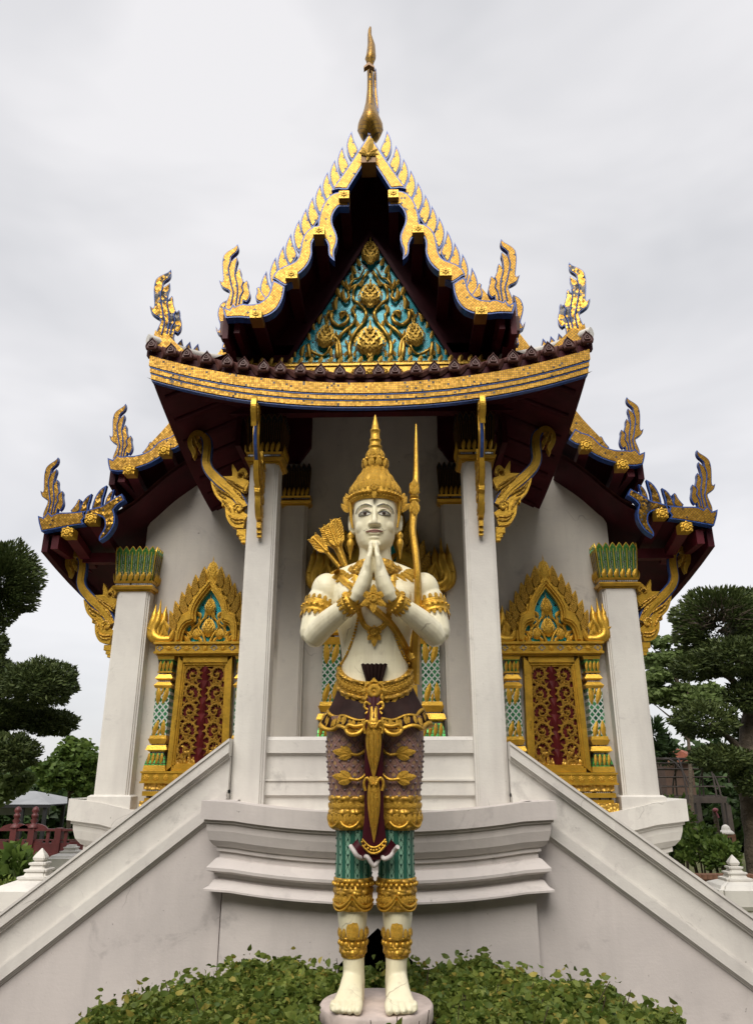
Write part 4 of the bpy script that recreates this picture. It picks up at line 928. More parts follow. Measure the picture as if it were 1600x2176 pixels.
# ---- body: one surface grown from overlapping lofts
B = G(); TR = G()
tor = [(1.22,.19,.11,0),(1.36,.225,.14,0),(1.55,.215,.15,0),(1.66,.20,.138,0),(1.76,.197,.138,0),(1.88,.212,.150,0),(2.0,.245,.163,0),(2.09,.268,.168,0),(2.16,.275,.160,.005),(2.22,.27,.142,.01),(2.27,.24,.122,.015),(2.31,.155,.108,.015),(2.35,.108,.10,.01),(2.40,.098,.098,.0)]
for gg in (B, TR): gg.loft([er(z, hx, hy, 0, yc) for z, hx, hy, yc in tor])
B.tube([(0,.01,2.28),(0,0,2.40),(0,-.02,2.55)], [.105,.098,.10], 20)
for sx in (-1, 1):
    B.ball((sx*.095,-.105,2.115), (.125,.07,.085), 16, 10)                 # chest
    TR.ball((sx*.095,-.105,2.115), (.125,.07,.085), 16, 10)
    B.ball((sx*.297,.008,2.172), (.096,.098,.112), 20, 14); B.tube([(sx*.06,.03,2.33),(sx*.14,.025,2.285),(sx*.22,.02,2.235),(sx*.28,.015,2.18)], [.05,.062,.075,.08], 16)
    B.tube([(sx*.26,.02,2.18),(sx*.295,.012,2.16),(sx*.325,.0,2.11),(sx*.345,-.015,2.05),(sx*.362,-.04,1.97),(sx*.372,-.055,1.90),(sx*.372,-.062,1.868)], [.078,.090,.092,.086,.079,.075,.064], 18)
    B.tube([(sx*.382,-.05,1.862),(sx*.365,-.068,1.872),(sx*.325,-.105,1.91),(sx*.265,-.155,1.955),(sx*.20,-.205,1.995),(sx*.135,-.25,2.035),(sx*.098,-.275,2.062)], [.05,.068,.072,.069,.061,.051,.045], 18)
    B.tube([(sx*.105,-.27,2.05),(sx*.083,-.283,2.085),(sx*.062,-.293,2.13),(sx*.046,-.30,2.18),(sx*.036,-.302,2.225),(sx*.028,-.302,2.27),(sx*.022,-.302,2.31)], [.044,.049,.047,.041,.034,.027,.018], 18, 0, 1.55)
    for dy, zt, r in ((-.058,2.345,.0155),(-.02,2.385,.017),(.02,2.40,.0175),(.056,2.378,.0165)):
        B.tube([(sx*.036,-.30+dy*.55,2.16),(sx*.032,-.303+dy*.80,2.235),(sx*.0255,-.303+dy*.80,2.29),(sx*.0185,-.303+dy*.68,2.345-(2.40-zt)*.7),(sx*.0135,-.302+dy*.55,zt)], [r*1.15,r*1.12,r*1.02,r*.9,r*.62], 12)
    B.tube([(sx*.062,-.235,2.12),(sx*.048,-.225,2.18),(sx*.030,-.23,2.235),(sx*.020,-.242,2.28)], [.026,.021,.017,.012], 12)
    lg = [(1.36,.15,.118,.135,0),(1.0,.135,.10,.112,0),(.83,.118,.083,.095,.004),(.6,.117,.084,.096,.012),(.45,.119,.083,.095,.015),(.38,.12,.078,.09,.015),(.30,.117,.066,.078,.015),(.22,.113,.058,.070,.015),(.15,.111,.055,.070,.012),(.09,.112,.06,.078,.01),(.0,.112,.055,.075,.01)]
    B.loft([er(z, hx, hy, sx*xc, yc, 22) for z, xc, hx, hy, yc in lg])
    rings = []
    for y_, hw, h, xo in ((.095,.022,.04,0),(.08,.045,.085,0),(.03,.056,.15,0),(-.03,.058,.165,.004),(-.08,.062,.125,.008),(-.13,.070,.085,.014),(-.17,.078,.060,.02),(-.20,.078,.044,.024),(-.225,.066,.028,.026)):
        ring = []
        for k in range(18):
            a = 2*math.pi*k/18; ring.append((sx*(.113+xo)+hw*_c(a), y_, max(.0, h*.5+h*.5*_s(a)*1.0)))
        rings.append(ring)
    B.loft(rings)
    for k, (dx, y1, r) in enumerate(((-.062,-.262,.0205),(-.026,-.258,.017),(.007,-.248,.016),(.038,-.233,.015),(.065,-.212,.0145))):
        X = sx*(.137+dx); B.tube([(X*.99,-.165,.036),(X,-.205,.032),(X+sx*.003,y1+.012,.020),(X+sx*.004,y1,.014)], [r*1.1,r*1.12,r,r*.55], 10)
# head
hd = [(1169,.026,-.118,-.03),(1164,.062,-.138,0),(1156,.087,-.146,.03),(1147,.105,-.149,.06),(1133,.120,-.151,.09),(1115,.128,-.152,.12),(1095,.135,-.149,.13),(1075,.137,-.149,.135),(1055,.136,-.146,.135),(1030,.125,-.122,.12),(1005,.09,-.08,.08),(990,.04,-.03,.03)]
rings = []
for py, hx, yf, yb in hd:
    z = SZy(py, -.13); ring = []
    for k in range(32):
        a = 2*math.pi*k/32; sn, cs = _s(a), _c(a)
        yy = yf*abs(cs)**.85 if cs > 0 else yb*abs(cs)
        ring.append((hx*math.copysign(abs(sn)**.92, sn), yy, z))
    rings.append(ring)
B.loft(rings)
zE, zN, zM, zC = SZy(1089,-.15), SZy(1109,-.19), SZy(1129,-.16), SZy(1158,-.14)
B.tube([(0,-.140,zE+.035),(0,-.154,zE),(0,-.168,(zE+zN)/2),(0,-.180,zN+.006)], [.013,.0125,.0155,.0195], 14)
B.ball((0,-.179,zN), (.021,.019,.017), 14, 10); B.ball((0,-.150,zC), (.042,.018,.024), 14, 8)
for sx in (-1, 1):
    B.ball((sx*.023,-.160,zN-.001), (.0185,.020,.0145), 12, 8); B.ball((sx*.062,-.075,zN+.0), (.06,.058,.06), 18, 12)
    B.ball((sx*.062,-.122,zE), (.036,.028,.019), 14, 10)
    B.tube([(sx*x_, y_, zE+d_) for x_, y_, d_ in ((.022,-.146,.006),(.042,-.152,.020),(.062,-.151,.024),(.084,-.139,.017),(.103,-.117,.0))], [.004,.0055,.006,.0055,.004], 8)
    B.tube([(sx*x_, y_, zE+d_) for x_, y_, d_ in ((.020,-.148,.040),(.045,-.150,.053),(.07,-.144,.054),(.095,-.127,.04),(.115,-.10,.015))], [.004,.006,.006,.005,.003], 8)
    B.tube([(sx*.055,-.146,zM+.003),(sx*.03,-.158,zM+.006),(0,-.163,zM+.007)], [.004,.009,.010], 8)
    zr = SZy(1112, 0.); B.ball((sx*.146,.015,zr), (.016,.036,.062), 12, 10); B.ball((sx*.146,.012,zr-.06), (.014,.02,.03), 10, 8); B.tube([(sx*.158,-.005,zr+.045),(sx*.166,.02,zr+.05),(sx*.168,.04,zr+.02),(sx*.162,.03,zr-.04)], .008, 8)
B.ball((0,-.153,zM-.0125), (.038,.013,.011), 14, 8); B.ball((0,-.147,zM-.036), (.03,.012,.012), 12, 8)
def fuse(g, voxel, it):
    me = g.mesh('tmp', SKIN); o = bpy.data.objects.new('tmp', me); COL.objects.link(o)
    m = o.modifiers.new('r', 'REMESH'); m.mode = 'VOXEL'; m.voxel_size = voxel; m.use_smooth_shade = True
    if it: k = o.modifiers.new('s', 'SMOOTH'); k.factor = .5; k.iterations = it
    dg = bpy.context.evaluated_depsgraph_get(); me2 = bpy.data.meshes.new_from_object(o.evaluated_get(dg)); bpy.data.objects.remove(o)
    me2.materials.clear(); me2.materials.append(SKIN)
    return me2
bm_ = fuse(B, .0052, 5); bm_.name = 'body'
body = bpy.data.objects.new('body', bm_); COL.objects.link(body); body.parent = ST
def bvh_of(me): return BVHTree.FromPolygons([v.co.copy() for v in me.vertices], [list(p.vertices) for p in me.polygons])
BV = bvh_of(bm_); TV = BVHTree.FromPolygons([Vector(v) for v in TR.v], TR.f)
def front(bv, x, z, off=.003, dflt=-.1):
    h = bv.ray_cast(Vector((x, -1, z)), Vector((0, 1, 0)))
    return Vector((x, (h[0].y if h[0] else dflt)-off, z))
def paint(name, up, lo, mat, off=.0025, rows=3, bv=None):
    g = G(); n = len(up); V = []
    for r in range(rows+1):
        for (a, b) in zip(up, lo):
            t = r/rows; V.append(front(bv or BV, a[0]*(1-t)+b[0]*t, a[1]*(1-t)+b[1]*t, off))
    g.add(V, [(r*n+i, (r+1)*n+i, (r+1)*n+i+1, r*n+i+1) for r in range(rows) for i in range(n-1)], 0, True)
    return sp_(name, g, mat)
def line(name, pts, w, mat, off=.003, k=5):
    c = spline([Vector(p) for p in pts], k); N = len(c)-1; ww = [w*(.25+.75*math.sin(math.pi*min(1, max(0, i/N)))**.6) for i in range(N+1)]
    q = ribbon([tuple(p) for p in c], ww); n = len(c); return paint(name, q[:n], q[n:][::-1], mat, off, 1)
F = lambda a, b, yl=-.15: S(600+a/4, 860+b/4, yl)          # face drawing measured on the enlarged photograph
for sd in (-1, 1):
    fx = (lambda p: p) if sd < 0 else (lambda p: (-p[0], p[1]))
    e = [fx(F(a, b)) for a, b in ((644,932),(665,915),(700,907),(730,911),(757,922))]; l = [fx(F(a, b)) for a, b in ((644,932),(668,938),(700,940),(732,935),(757,922))]
    up = [tuple(v) for v in spline([Vector(p) for p in e], 4)]; lo = [tuple(v) for v in spline([Vector(p) for p in l], 4)]
    ey = paint('eye', up, lo, EYEW, .0015)
    c = fx(F(702, 922)); n = 16; r1 = .0115
    paint('iris', [(c[0]+r1*math.cos(math.pi*i/n), c[1]+r1*.9*math.sin(math.pi*i/n)) for i in range(n+1)], [(c[0]+r1*math.cos(math.pi*i/n), c[1]-r1*.9*math.sin(math.pi*i/n)) for i in range(n+1)], IRIS, .0028)
    r1 = .005; paint('pupil', [(c[0]+r1*math.cos(math.pi*i/n), c[1]+r1*math.sin(math.pi*i/n)) for i in range(n+1)], [(c[0]+r1*math.cos(math.pi*i/n), c[1]-r1*math.sin(math.pi*i/n)) for i in range(n+1)], BLACKP, .004)
    line('eyelid_line', e, .0032, BLACKP, .004); line('eyelid_line', l, .0016, BLACKP, .004)
    line('eyelid_crease', [fx(F(a, b)) for a, b in ((635,905),(665,882),(710,874),(752,893))], .0014, LIP, .003)
    line('eyebrow', [fx(F(a, b)) for a, b in ((617,902),(636,866),(672,847),(715,846),(768,864))], .0042, BLACKP, .0045)
    line('moustache', [fx(F(a, b)) for a, b in ((683,1053),(697,1068),(714,1052),(727,1062),(752,1050),(775,1052),(793,1043))], .0009, BLACKP, .003)
n = 14; xs_ = [-.052+.104*i/n for i in range(n+1)]
zl = lambda x: zM+.006-.004*(x/.052)**2+.004*math.cos(x*90)*.4
paint('lips', [(x, zl(x)+.004*(1-(x/.054)**2)+.10*x*x*10) for x in xs_], [(x, zM-.002-.007*(1-(x/.054)**2)+.10*x*x*10) for x in xs_], LIP, .002)
line('mouth_line', [(-.060, zM+.010),(-.03, zM+.001),(0, zM+.002),(.03, zM+.001),(.060, zM+.010)], .0013, BLACKP, .004)
zf = F(795, 822)[1]; line('forehead_mark', [(0,zf+.02),(.006,zf),(0,zf-.02)], .0012, BLACKP); line('forehead_mark', [(0,zf+.02),(-.006,zf),(0,zf-.02)], .0012, BLACKP)
# ---- crown
zr0 = SZy(1052, -.17); g = G(); zq = lambda py: SZy(py, 0.)
g.lathe([(.140,zr0-.012),(.158,zr0-.010),(.164,zr0),(.164,zr0+.016),(.171,zr0+.022),(.171,zr0+.034),(.163,zr0+.040),(.165,zr0+.062),(.160,zr0+.068)], (0,0), 40)
dome = [(.154,zr0+.07),(.138,zq(1030)+.0),(.112,zq(1019)),(.088,zq(1009)),(.070,zq(1001)),(.058,zq(995)),(.050,zq(990)),(.048,zq(988)),(.070,zq(985)),(.076,zq(981)),(.066,zq(977)),(.050,zq(974)),(.052,zq(972)),(.047,zq(968)),(.051,zq(965)),(.051,zq(963)),(.041,zq(961)),(.041,zq(953)),(.045,zq(952)),(.045,zq(949)),(.036,zq(947)),(.035,zq(939)),(.039,zq(938)),(.039,zq(935)),(.030,zq(933)),(.029,zq(918)),(.033,zq(917)),(.032,zq(914)),(.025,zq(912)),(.017,zq(898)),(.008,zq(886)),(.002,zq(881))]
g.lathe(dome, (0,0), 32); cr = sp_('crown', g, GOLDS)
def ringleaves(nm, n, rx, ry, z, h, wd, lean=0, me=LEAF_S, xc=0, yc=0, arc=(-math.pi, math.pi), flip=False, dz=None):
    for i in range(n):
        a = arc[0]+(arc[1]-arc[0])*(i+.5)/n
        rot = Euler((R(180) if flip else 0, 0, 0)).to_matrix()
        mt = Matrix.Rotation(a, 3, 'Z') @ Matrix.Rotation(R(lean), 3, 'X') @ (Matrix.Rotation(R(180), 3, 'Y') if flip else Matrix.Identity(3))
        si(nm, me, (xc+(rx+.006)*_s(a), yc-(ry+.006)*_c(a), z+(dz(a) if dz else 0)), mt.to_euler(), (wd, h*1.2, h))
ringleaves('crown_leaf', 26, .160, .160, zr0+.055, .072, .09, -16); ringleaves('crown_leaf', 20, .142, .142, zr0+.095, .075, .10, -24); ringleaves('crown_leaf', 16, .116, .116, zq(1025), .075, .095, -34); ringleaves('crown_leaf', 12, .086, .086, zq(1012), .075, .085, -30); ringleaves('crown_petal', 10, .068, .068, zq(999), .065, .085, 8); ringleaves('crown_petal', 10, .050, .050, zq(976), .06, .07, -6)
g = G()
for i in range(44): a = 2*math.pi*i/44; g.ball((.172*_s(a), -.172*_c(a), zr0+.028), .0105, 6, 4)
for i in range(16): a = 2*math.pi*i/16; g.ball((.076*_s(a), -.076*_c(a), zq(981)), .013, 6, 4)
for i in range(52): a = 2*math.pi*i/52; g.ball((.165*_s(a), -.165*_c(a), zr0+.006), .006, 6, 4)
sp_('crown_beads', g, GOLDS, 'stuff')
si('crown_flower', ROS_S, (0,-.176,zr0+.045), (0,0,0), .075); place = si('crown_leaf', LEAF_S, (0,-.18,zr0+.03), (0,R(180),0), (.06,.05,.055)); si('crown_leaf', LEAF_S, (0,-.145,zr0+.09), (R(-24),0,0), (.16,.12,.15))
for sd in (-1, 1):
    g = G(); g.tube([(sd*.155,-.05,zr0),(sd*.152,-.045,zr0-.06),(sd*.150,-.04,zr0-.11),(sd*.140,-.045,zr0-.17)], [.012,.010,.010,.006], 8)
    sp_('cheek_strap', g, GOLDS)
    for z_, s_, a in ((zr0-.03,.09,25),(zr0-.06,.085,40),(zr0-.005,.08,15)): si('ear_leaf', LEAF_S, (sd*.168,-.03,z_), (0,R(sd*a),R(sd*25)), (.07,.05,s_))
    g = G(); ze = SZy(1135, 0)
    g.lathe([(.004,ze+.02),(.018,ze+.0),(.022,ze-.015),(.012,ze-.03),(.020,ze-.045),(.024,ze-.065),(.016,ze-.09),(.008,ze-.13),(.003,ze-.165)], (sd*.155,.0), 12); sp_('earring', g, GOLDS)
# ---- collar, chest straps, sash, pendant, bead chains
g = G(); g.loft([er(2.352,.108,.108,0,.0,36), er(2.345,.118,.122,0,-.004,36), er(2.325,.128,.132,0,-.004,36,lambda a:-.012*_c(a)), er(2.318,.165,.158,0,-.004,36,lambda a:-.04*_c(a)), er(2.300,.175,.168,0,-.004,36,lambda a:-.052*_c(a)), er(2.285,.172,.160,0,0,36,lambda a:-.05*_c(a))], 0, True, False)
sp_('collar', g, CARVS)
for i in range(15):
    a = -1.35+2.7*i/14; p = front(TV, .19*_s(a), 2.30-.075*_c(a), .010)
    si('collar_leaf', LEAF_S, p, (R(-12), R(180-math.degrees(a)*1.05), 0), (.075,.05,.10))
    if i % 2 == 0: si('collar_flower', ROS_S, (.152*_s(a), -.004-.165*_c(a), 2.315-.03*_c(a)), (R(-35),0,a), .045)
for sd in (-1, 1):
    for k in range(3): p = front(TV, sd*(.20+.035*k), 2.255-.018*k, .012); si('collar_leaf', LEAF_S, p, (R(-25), R(sd*(112+8*k)), 0), (.06,.05,.09))
def strap(name, pts, wd, th=.012, mat=GOLDS, bv=TV, off=.004):
    c = spline([Vector(p) for p in pts], 6); g = G(); rings = []
    for i, p in enumerate(c):
        t = (c[min(i+1, len(c)-1)]-c[max(i-1, 0)]).normalized(); n = Vector((-t.y, t.x)); a = front(bv, p.x-n.x*wd, p.y-n.y*wd, off); b = front(bv, p.x+n.x*wd, p.y+n.y*wd, off); m = front(bv, p.x, p.y, off+th)
        d = Vector((0,th,0)); rings.append([a+Vector((0,.02,0)), a-d*.6, m, b-d*.6, b+Vector((0,.02,0))])
    g.loft(rings, 0, True, True, False); return sp_(name, g, mat)
strap('sash', [S(716,1216,-.06), S(728,1229,-.13), S(752,1252,-.17), S(790,1290,-.17), S(830,1325,-.16), S(858,1365,-.14), S(875,1402,-.10)], .021, .014)
strap('sash', [S(716,1216,-.06), S(728,1229,-.13), S(752,1252,-.17), S(790,1290,-.17), S(830,1325,-.16), S(858,1365,-.14), S(875,1402,-.10)], .009, .022)
for sd in (-1, 1):
    strap('chest_strap', [(sd*.115,2.25),(sd*.112,2.17),(sd*.105,2.08),(sd*.085,1.99),(sd*.055,1.925),(0.015*sd,1.90)], .015, .01)
    g = G(); pth = spline([Vector(p) for p in ((sd*.085,2.03),(sd*.10,1.95),(sd*.125,1.86),(sd*.165,1.77),(sd*.205,1.715))], 16)
    last = None
    for p in pth:
        q = front(TV, p.x, p.y, .006, -.05)
        if last is None or (q-last).length > .0135: g.ball(q, .0085, 6, 4); last = q
    sp_('bead_chain', g, GOLDS, 'stuff')
p = front(TV, 0, 1.885, .012); si('pendant', ROS_S, p, (0,0,0), .085)
for a, s_ in ((180,.085),(140,.06),(220,.06),(60,.05),(-60,.05)): si('pendant_leaf', LEAF_S, p, (0,R(a),0), (.07,.05,s_))
# ---- armlets and bracelets
def cuff(name, a, b, r, ext, nl, mat=GOLDS, leaves=True):
    a, b = Vector(a), Vector(b); ax = (b-a).normalized(); L = (b-a).length; g = G(); prof_ = [(0,.001),(0,.010),(.10,.016),(.2,.008),(.28,.008),(.34,.018),(.5,.022),(.66,.018),(.72,.008),(.8,.008),(.9,.016),(1,.010),(1,.001)]
    g.tube([a+ax*L*t for t, e in prof_], [r+e*ext for t, e in prof_], 22); u = Vector((0,1,0)); u = (u-ax*u.dot(ax)).normalized(); v = ax.cross(u)
    for i in range(18):
        t = 2*math.pi*i/18; g.ball(a+ax*L*.5+(u*_c(t)+v*_s(t))*(r+.022*ext), .010, 6, 4)
    o = sp_(name, g, mat)
    if leaves:
        for e, dr in ((a, -ax), (b, ax)):
            for i in range(nl):
                t = 2*math.pi*i/nl; n_ = (u*_c(t)+v*_s(t)); yv = -n_; zv = dr; xv = yv.cross(zv); mt = Matrix((xv, yv, zv)).transposed()
                si('cuff_leaf', LEAF_S, e+n_*(r+.012*ext)-dr*.008, mt.to_euler(), (.048,.035,.036))
    return o
for sd in (-1, 1):
    cuff('armlet', (sd*.338,-.008,2.085), (sd*.355,-.03,2.005), .086, .6, 16)
    cuff('bracelet', (sd*.155,-.236,2.022), (sd*.098,-.276,2.062), .050, .8, 12)
p = Vector((0,-.335,2.045)); si('wrist_flower', ROS_S, p, (0,0,0), .09)
for k in range(6): si('wrist_leaf', LEAF_S, p, (0,R(60*k),0), (.08,.06,.085))
# ---- belt, fan, peplum
bz = lambda a: 1.555+.10*(1-_c(a)) if abs(_c(a)) <= 1 else 0
bz = lambda a: 1.548+.115*min(1., (1-_c(a)))
g = G(); N = 64
g.loft([er(dz_, .205+e, .148+e, 0, 0, N, bz) for dz_, e in ((.055,-.008),(.055,.018),(.040,.024),(.034,.012),(-.030,.014),(-.036,.028),(-.052,.024),(-.054,.0))], 0, True, False); sp_('belt', g, CARVS)
for i in range(26):
    a = -math.pi*.62+math.pi*1.24*(i+.5)/26
    if abs(a) < .17: continue
    si('belt_flower', ROS_S, (.22*_s(a), -.163*_c(a), bz(a)+.002), (0,0,a), .062)
g = G(); q = [(-.075,1.70),(-.06,1.71),(.06,1.71),(.075,1.70),(.045,1.60),(-.045,1.60)]
for k in range(6):
    x0, x1 = -.075+.025*k, -.05+.025*k; V = [(x0,-.175,1.70),((x0+x1)/2,-.188,1.705),(x1,-.175,1.70),(x1*.6,-.17,1.60),((x0+x1)*.3,-.185,1.60),(x0*.6,-.17,1.60)]
    g.add(V, [(0,5,4,1),(1,4,3,2)]); g.add([(x0,-.13,1.70),V[0],V[1],V[2],(x1,-.13,1.70)], [(0,1,2,3,4)])
sp_('waist_fan', g, SHIRT)
def pep(a, t, off=0):
    w_ = math.sin(9*a)*.016*t; r = .10*t**1.2+w_+off; f = .5+.5*_c(a)
    zt_ = bz(a)-.045; zh_ = 1.335+.075*(1-f)+.014*math.sin(9*a+1.2)
    return ((.213+r)*_s(a), -(.158+r*.95)*_c(a), zt_+(zh_-zt_)*t)
def pepstrip(t0, t1, off, rows=4, th=.0):
    g = G(); N = 120; rings = [[pep(2*math.pi*k/N, t0+(t1-t0)*i/rows, off) for k in range(N)] for i in range(rows+1)]
    if th: rings = [[pep(2*math.pi*k/N, t0, off-th) for k in range(N)]]+rings+[[pep(2*math.pi*k/N, t1, off-th) for k in range(N)]]
    g.loft(rings, 0, True, False); return g
sp_('waistcloth', pepstrip(0, .97, 0, 6, .03), SHIRT)
sp_('hem_band', pepstrip(.92, 1.02, .007, 1, .03), GOLDS); sp_('hem_band', pepstrip(.60, .675, .007, 1, .012), GOLDS)
for i in range(44):
    a = -math.pi*.6+math.pi*1.2*(i+.5)/44; up_ = i % 2; t = .90 if up_ else .69; p = pep(a, t, .006)
    si('hem_leaf', LEAF_S, p, (R(-18 if up_ else 18), 0 if up_ else R(180), a), (.055,.03,.052))
for i in range(12):
    a = -1.35+2.7*i/11
    if abs(a) < .22: continue
    p = pep(a, .02, .01); lf = .13 if i % 2 else .075
    mt = Matrix.Rotation(a, 3, 'Z') @ Matrix.Rotation(R(22), 3, 'X') @ Matrix.Rotation(R(180+18*math.copysign(1, a)), 3, 'Y'); si('belt_leaf', LEAF_S, p, mt.to_euler(), (.085,.05,lf))
for sd in (-1, 1):       # folded loops of the hem beside the front cloth
    g = G(); pts = [(sd*.05,-.262,1.345),(sd*.085,-.275,1.315),(sd*.125,-.265,1.312),(sd*.15,-.245,1.335),(sd*.135,-.25,1.362),(sd*.10,-.262,1.352),(sd*.055,-.262,1.36)]
    g.tube(spline(pts, 4), .012, 6); sp_('hem_fold', g, GOLDS)
# ---- legs: trousers, knee bands, leggings, cuffs, anklets
def tubeleg(name, secs, mat, axis, n=32, caps=True, bumps=None):
    g = G(); g.loft([er(z, hx, hy, xc, yc, n) for z, xc, hx, hy, yc in secs], 0, True, caps); return sp_(name, g, mat, None, (axis, 0, secs[-1][0]))
def studs(name, ax, secs, nu, nz, mat, r, phase=.5, half=True):
    g = G()
    for j in range(nz):
        t = (j+.5)/nz; k = t*(len(secs)-1); i = min(int(k), len(secs)-2); f = k-i; z, xc, hx, hy, yc = [secs[i][q]*(1-f)+secs[i+1][q]*f for q in range(5)]
        for u in range(nu):
            a = 2*math.pi*(u+(phase*(j % 2) if half else phase))/nu; g.ball((xc+hx*_s(a), yc-hy*_c(a), z), r, 5, 3)
    return sp_(name, g, mat, 'stuff')
STUD = M('grey_purple_stud', (.16,.12,.13), .35, 0, .2); STUDG = M('dark_green_stud', (.01,.075,.05), .35)
for sd in (-1, 1):
    X = sd*.14
    sec = [(1.42,X,.140,.165,0),(1.30,X,.138,.165,0),(1.2,X,.134,.160,0),(1.1,X*.98,.128,.15,0),(.98,X*.95,.117,.137,.003)]
    tubeleg('trouser_leg', sec, TROUS, X*.97); studs('trouser_studs', X, sec[1:], 16, 11, STUD, .008)
    for zz, dx in ((SZy(1605,-.17),0),(SZy(1658,-.17),.012)):
        pts = [(X-sd*.115,-.135,zz+.075),(X-sd*.095,-.150,zz+.03),(X-sd*.055,-.165,zz+.002),(X-sd*.01+sd*dx*.5,-.172,zz+.006)]
        g = G(); g.tube(spline(pts, 5), [.009,.0085]*10+[.008], 6); sp_('sprig_stem', g, GOLDS)
        for a, s_ in ((82,.11),(58,.075),(108,.075),(82,.07)): si('sprig_leaf', LEAF_S, (X-sd*.015,-.170,zz+.005), (0,R(sd*a),R(sd*12)), (.085,.06,s_))
    kb = [(1.0,.120,.138),(.992,.128,.146),(.975,.128,.146),(.968,.121,.140),(.955,.121,.140),(.928,.123,.142),(.915,.128,.146),(.902,.127,.145),(.895,.119,.138),(.86,.118,.136),(.845,.122,.140),(.832,.116,.134),(.822,.10,.115)]
    tubeleg('knee_band', [(z, X*.95, hx, hy, .003) for z, hx, hy in kb], CARVS, X*.95)
    ringleaves('knee_leaf', 12, .122, .140, .905, .058, .085, 8, LEAF_S, X*.95, .003, (-1.8, 1.8), True); ringleaves('knee_scallop', 9, .119, .138, .962, .036, .11, 4, LEAF_S, X*.95, .003, (-1.8, 1.8), True)
    for a0 in (-.95, .0, .95):
        g = G(); g.tube(spline([(X*.95+.121*_s(a0+da), .003-.141*_c(a0+da), zz) for da, zz in ((-.47,.878),(-.3,.852),(0,.838),(.3,.852),(.47,.878))], 4), .008, 6); sp_('knee_swag', g, GOLDS)
    X2 = sd*.1165
    gs = [(.835,X2,.099,.118,.006),(.76,X2,.096,.114,.01),(.68,X2,.097,.113,.014),(.575,X2,.100,.114,.016)]
    tubeleg('legging', gs, LEGG, X2); studs('legging_studs', X2, gs, 12, 6, STUDG, .0065, .5, False)
    cb = [(.585,.102,.116),(.58,.108,.122),(.565,.108,.122),(.560,.102,.117),(.548,.102,.117),(.536,.103,.118),(.530,.109,.123),(.512,.110,.124),(.505,.104,.119),(.47,.105,.12),(.445,.104,.118),(.43,.098,.110),(.425,.08,.095)]
    tubeleg('calf_cuff', [(z, X2, hx, hy, .016) for z, hx, hy in cb], CARVS, X2)
    g = G()
    for i in range(24): a = 2*math.pi*i/24; g.ball((X2+.108*_s(a), .016-.122*_c(a), .554), .0115, 6, 4)
    sp_('cuff_beads', g, GOLDS, 'stuff')
    for s2 in (-1, 1):
        for k_, (dz_, r_) in enumerate(((0,.008),(-.02,.006))):
            g = G(); g.tube(spline([(X2+.1065*_s(s2*da), .016-.1225*_c(s2*da), zz+dz_) for da, zz in ((.03,.506),(.25,.475),(.6,.452),(1.0,.455),(1.4,.475))], 4), r_, 6); sp_('cuff_swag', g, GOLDS)
        for k in range(5):
            a = s2*(.35+.2*k); si('cuff_fringe', LEAF_S, (X2+.106*_s(a), .016-.121*_c(a), .503), (R(4),R(180),a), (.05,.035,.038))
    X3 = sd*.1155
    an = [(.305,.067,.080),(.302,.076,.089),(.292,.076,.089),(.288,.070,.083),(.262,.070,.083),(.255,.075,.088),(.247,.071,.084),(.240,.074,.087),(.225,.074,.087),(.220,.069,.082),(.215,.064,.077),(.205,.062,.075)]
    tubeleg('anklet', [(z, X3, hx, hy, .015) for z, hx, hy in an], CARVS, X3)
    ringleaves('anklet_leaf', 14, .072, .085, .297, .05, .06, -6, LEAF_S, X3, .015); si('anklet_leaf', LEAF_S, (X3,-.076,.295), (R(-6),0,0), (.13,.07,.10)); si('anklet_leaf', LEAF_S, (X3,-.082,.295), (R(-6),0,0), (.07,.06,.055))
    g = G()
    for i in range(14): a = 2*math.pi*i/14; g.ball((X3+.071*_s(a), .015-.084*_c(a), .272), (.013,.012,.014), 6, 4)
    sp_('anklet_beads', g, GOLDS, 'stuff')
# ---- hanging front cloth
secs = [(1.54,.05,.03,-.175),(1.40,.048,.03,-.235),(1.30,.050,.03,-.225),(1.1,.050,.028,-.19),(.9,.052,.026,-.165),(.80,.062,.026,-.155),(.75,.070,.026,-.152),(.705,.078,.024,-.150)]
g = G(); n = 30
g.loft([[(hx*_s(a), yc-hy*_c(a)*(1+.18*math.cos(9*a)), z+(.0 if z > .72 else -.02*_c(a))) for a in [2*math.pi*k/n for k in range(n)]] for z, hx, hy, yc in secs]); fc = sp_('front_cloth', g, MAROON)
g = G(); q = [(-.125,.748),(-.105,.725),(-.085,.70),(-.055,.69),(-.035,.70),(0,.655),(.035,.70),(.055,.69),(.085,.70),(.105,.725),(.125,.748)]
up = spline([(x,-.165+.02*math.cos(i*2.2),z) for i,(x,z) in enumerate(q)], 4); g.tube(up, .012, 8, 0, 1.); V = []
lo = [Vector((p.x*.72, -.158, max(p.z+.035, .70))) for p in up]; g.loft([[tuple(p) for p in up], [tuple(p) for p in lo]], 1, False, False)
sp_('cloth_frill', g, [M('frill_white_paint', (.55,.50,.48), .6, 0, .2, 20), MAROON])
g = G(); q = spline([(-.062,-.19,.785),(-.03,-.195,.755),(0,-.197,.745),(.03,-.195,.755),(.062,-.19,.785)], 4); g.tube(q, .006, 6); g.tube([p+Vector((0,0,-.028)) for p in q], .006, 6)
for p in q[::2]: g.ball(p+Vector((0,-.002,-.014)), .0075, 6, 4)
sp_('cloth_band', g, GOLDS)
si('belt_rosette', ROS_S, (0,-.20,bz(0)+.0), (0,0,0), (.145,.13,.145))
g = G(); g.tube([(0,-.205,1.49),(0,-.245,1.42),(0,-.262,1.36)], [.026,.024,.03], 10, 0, .6)
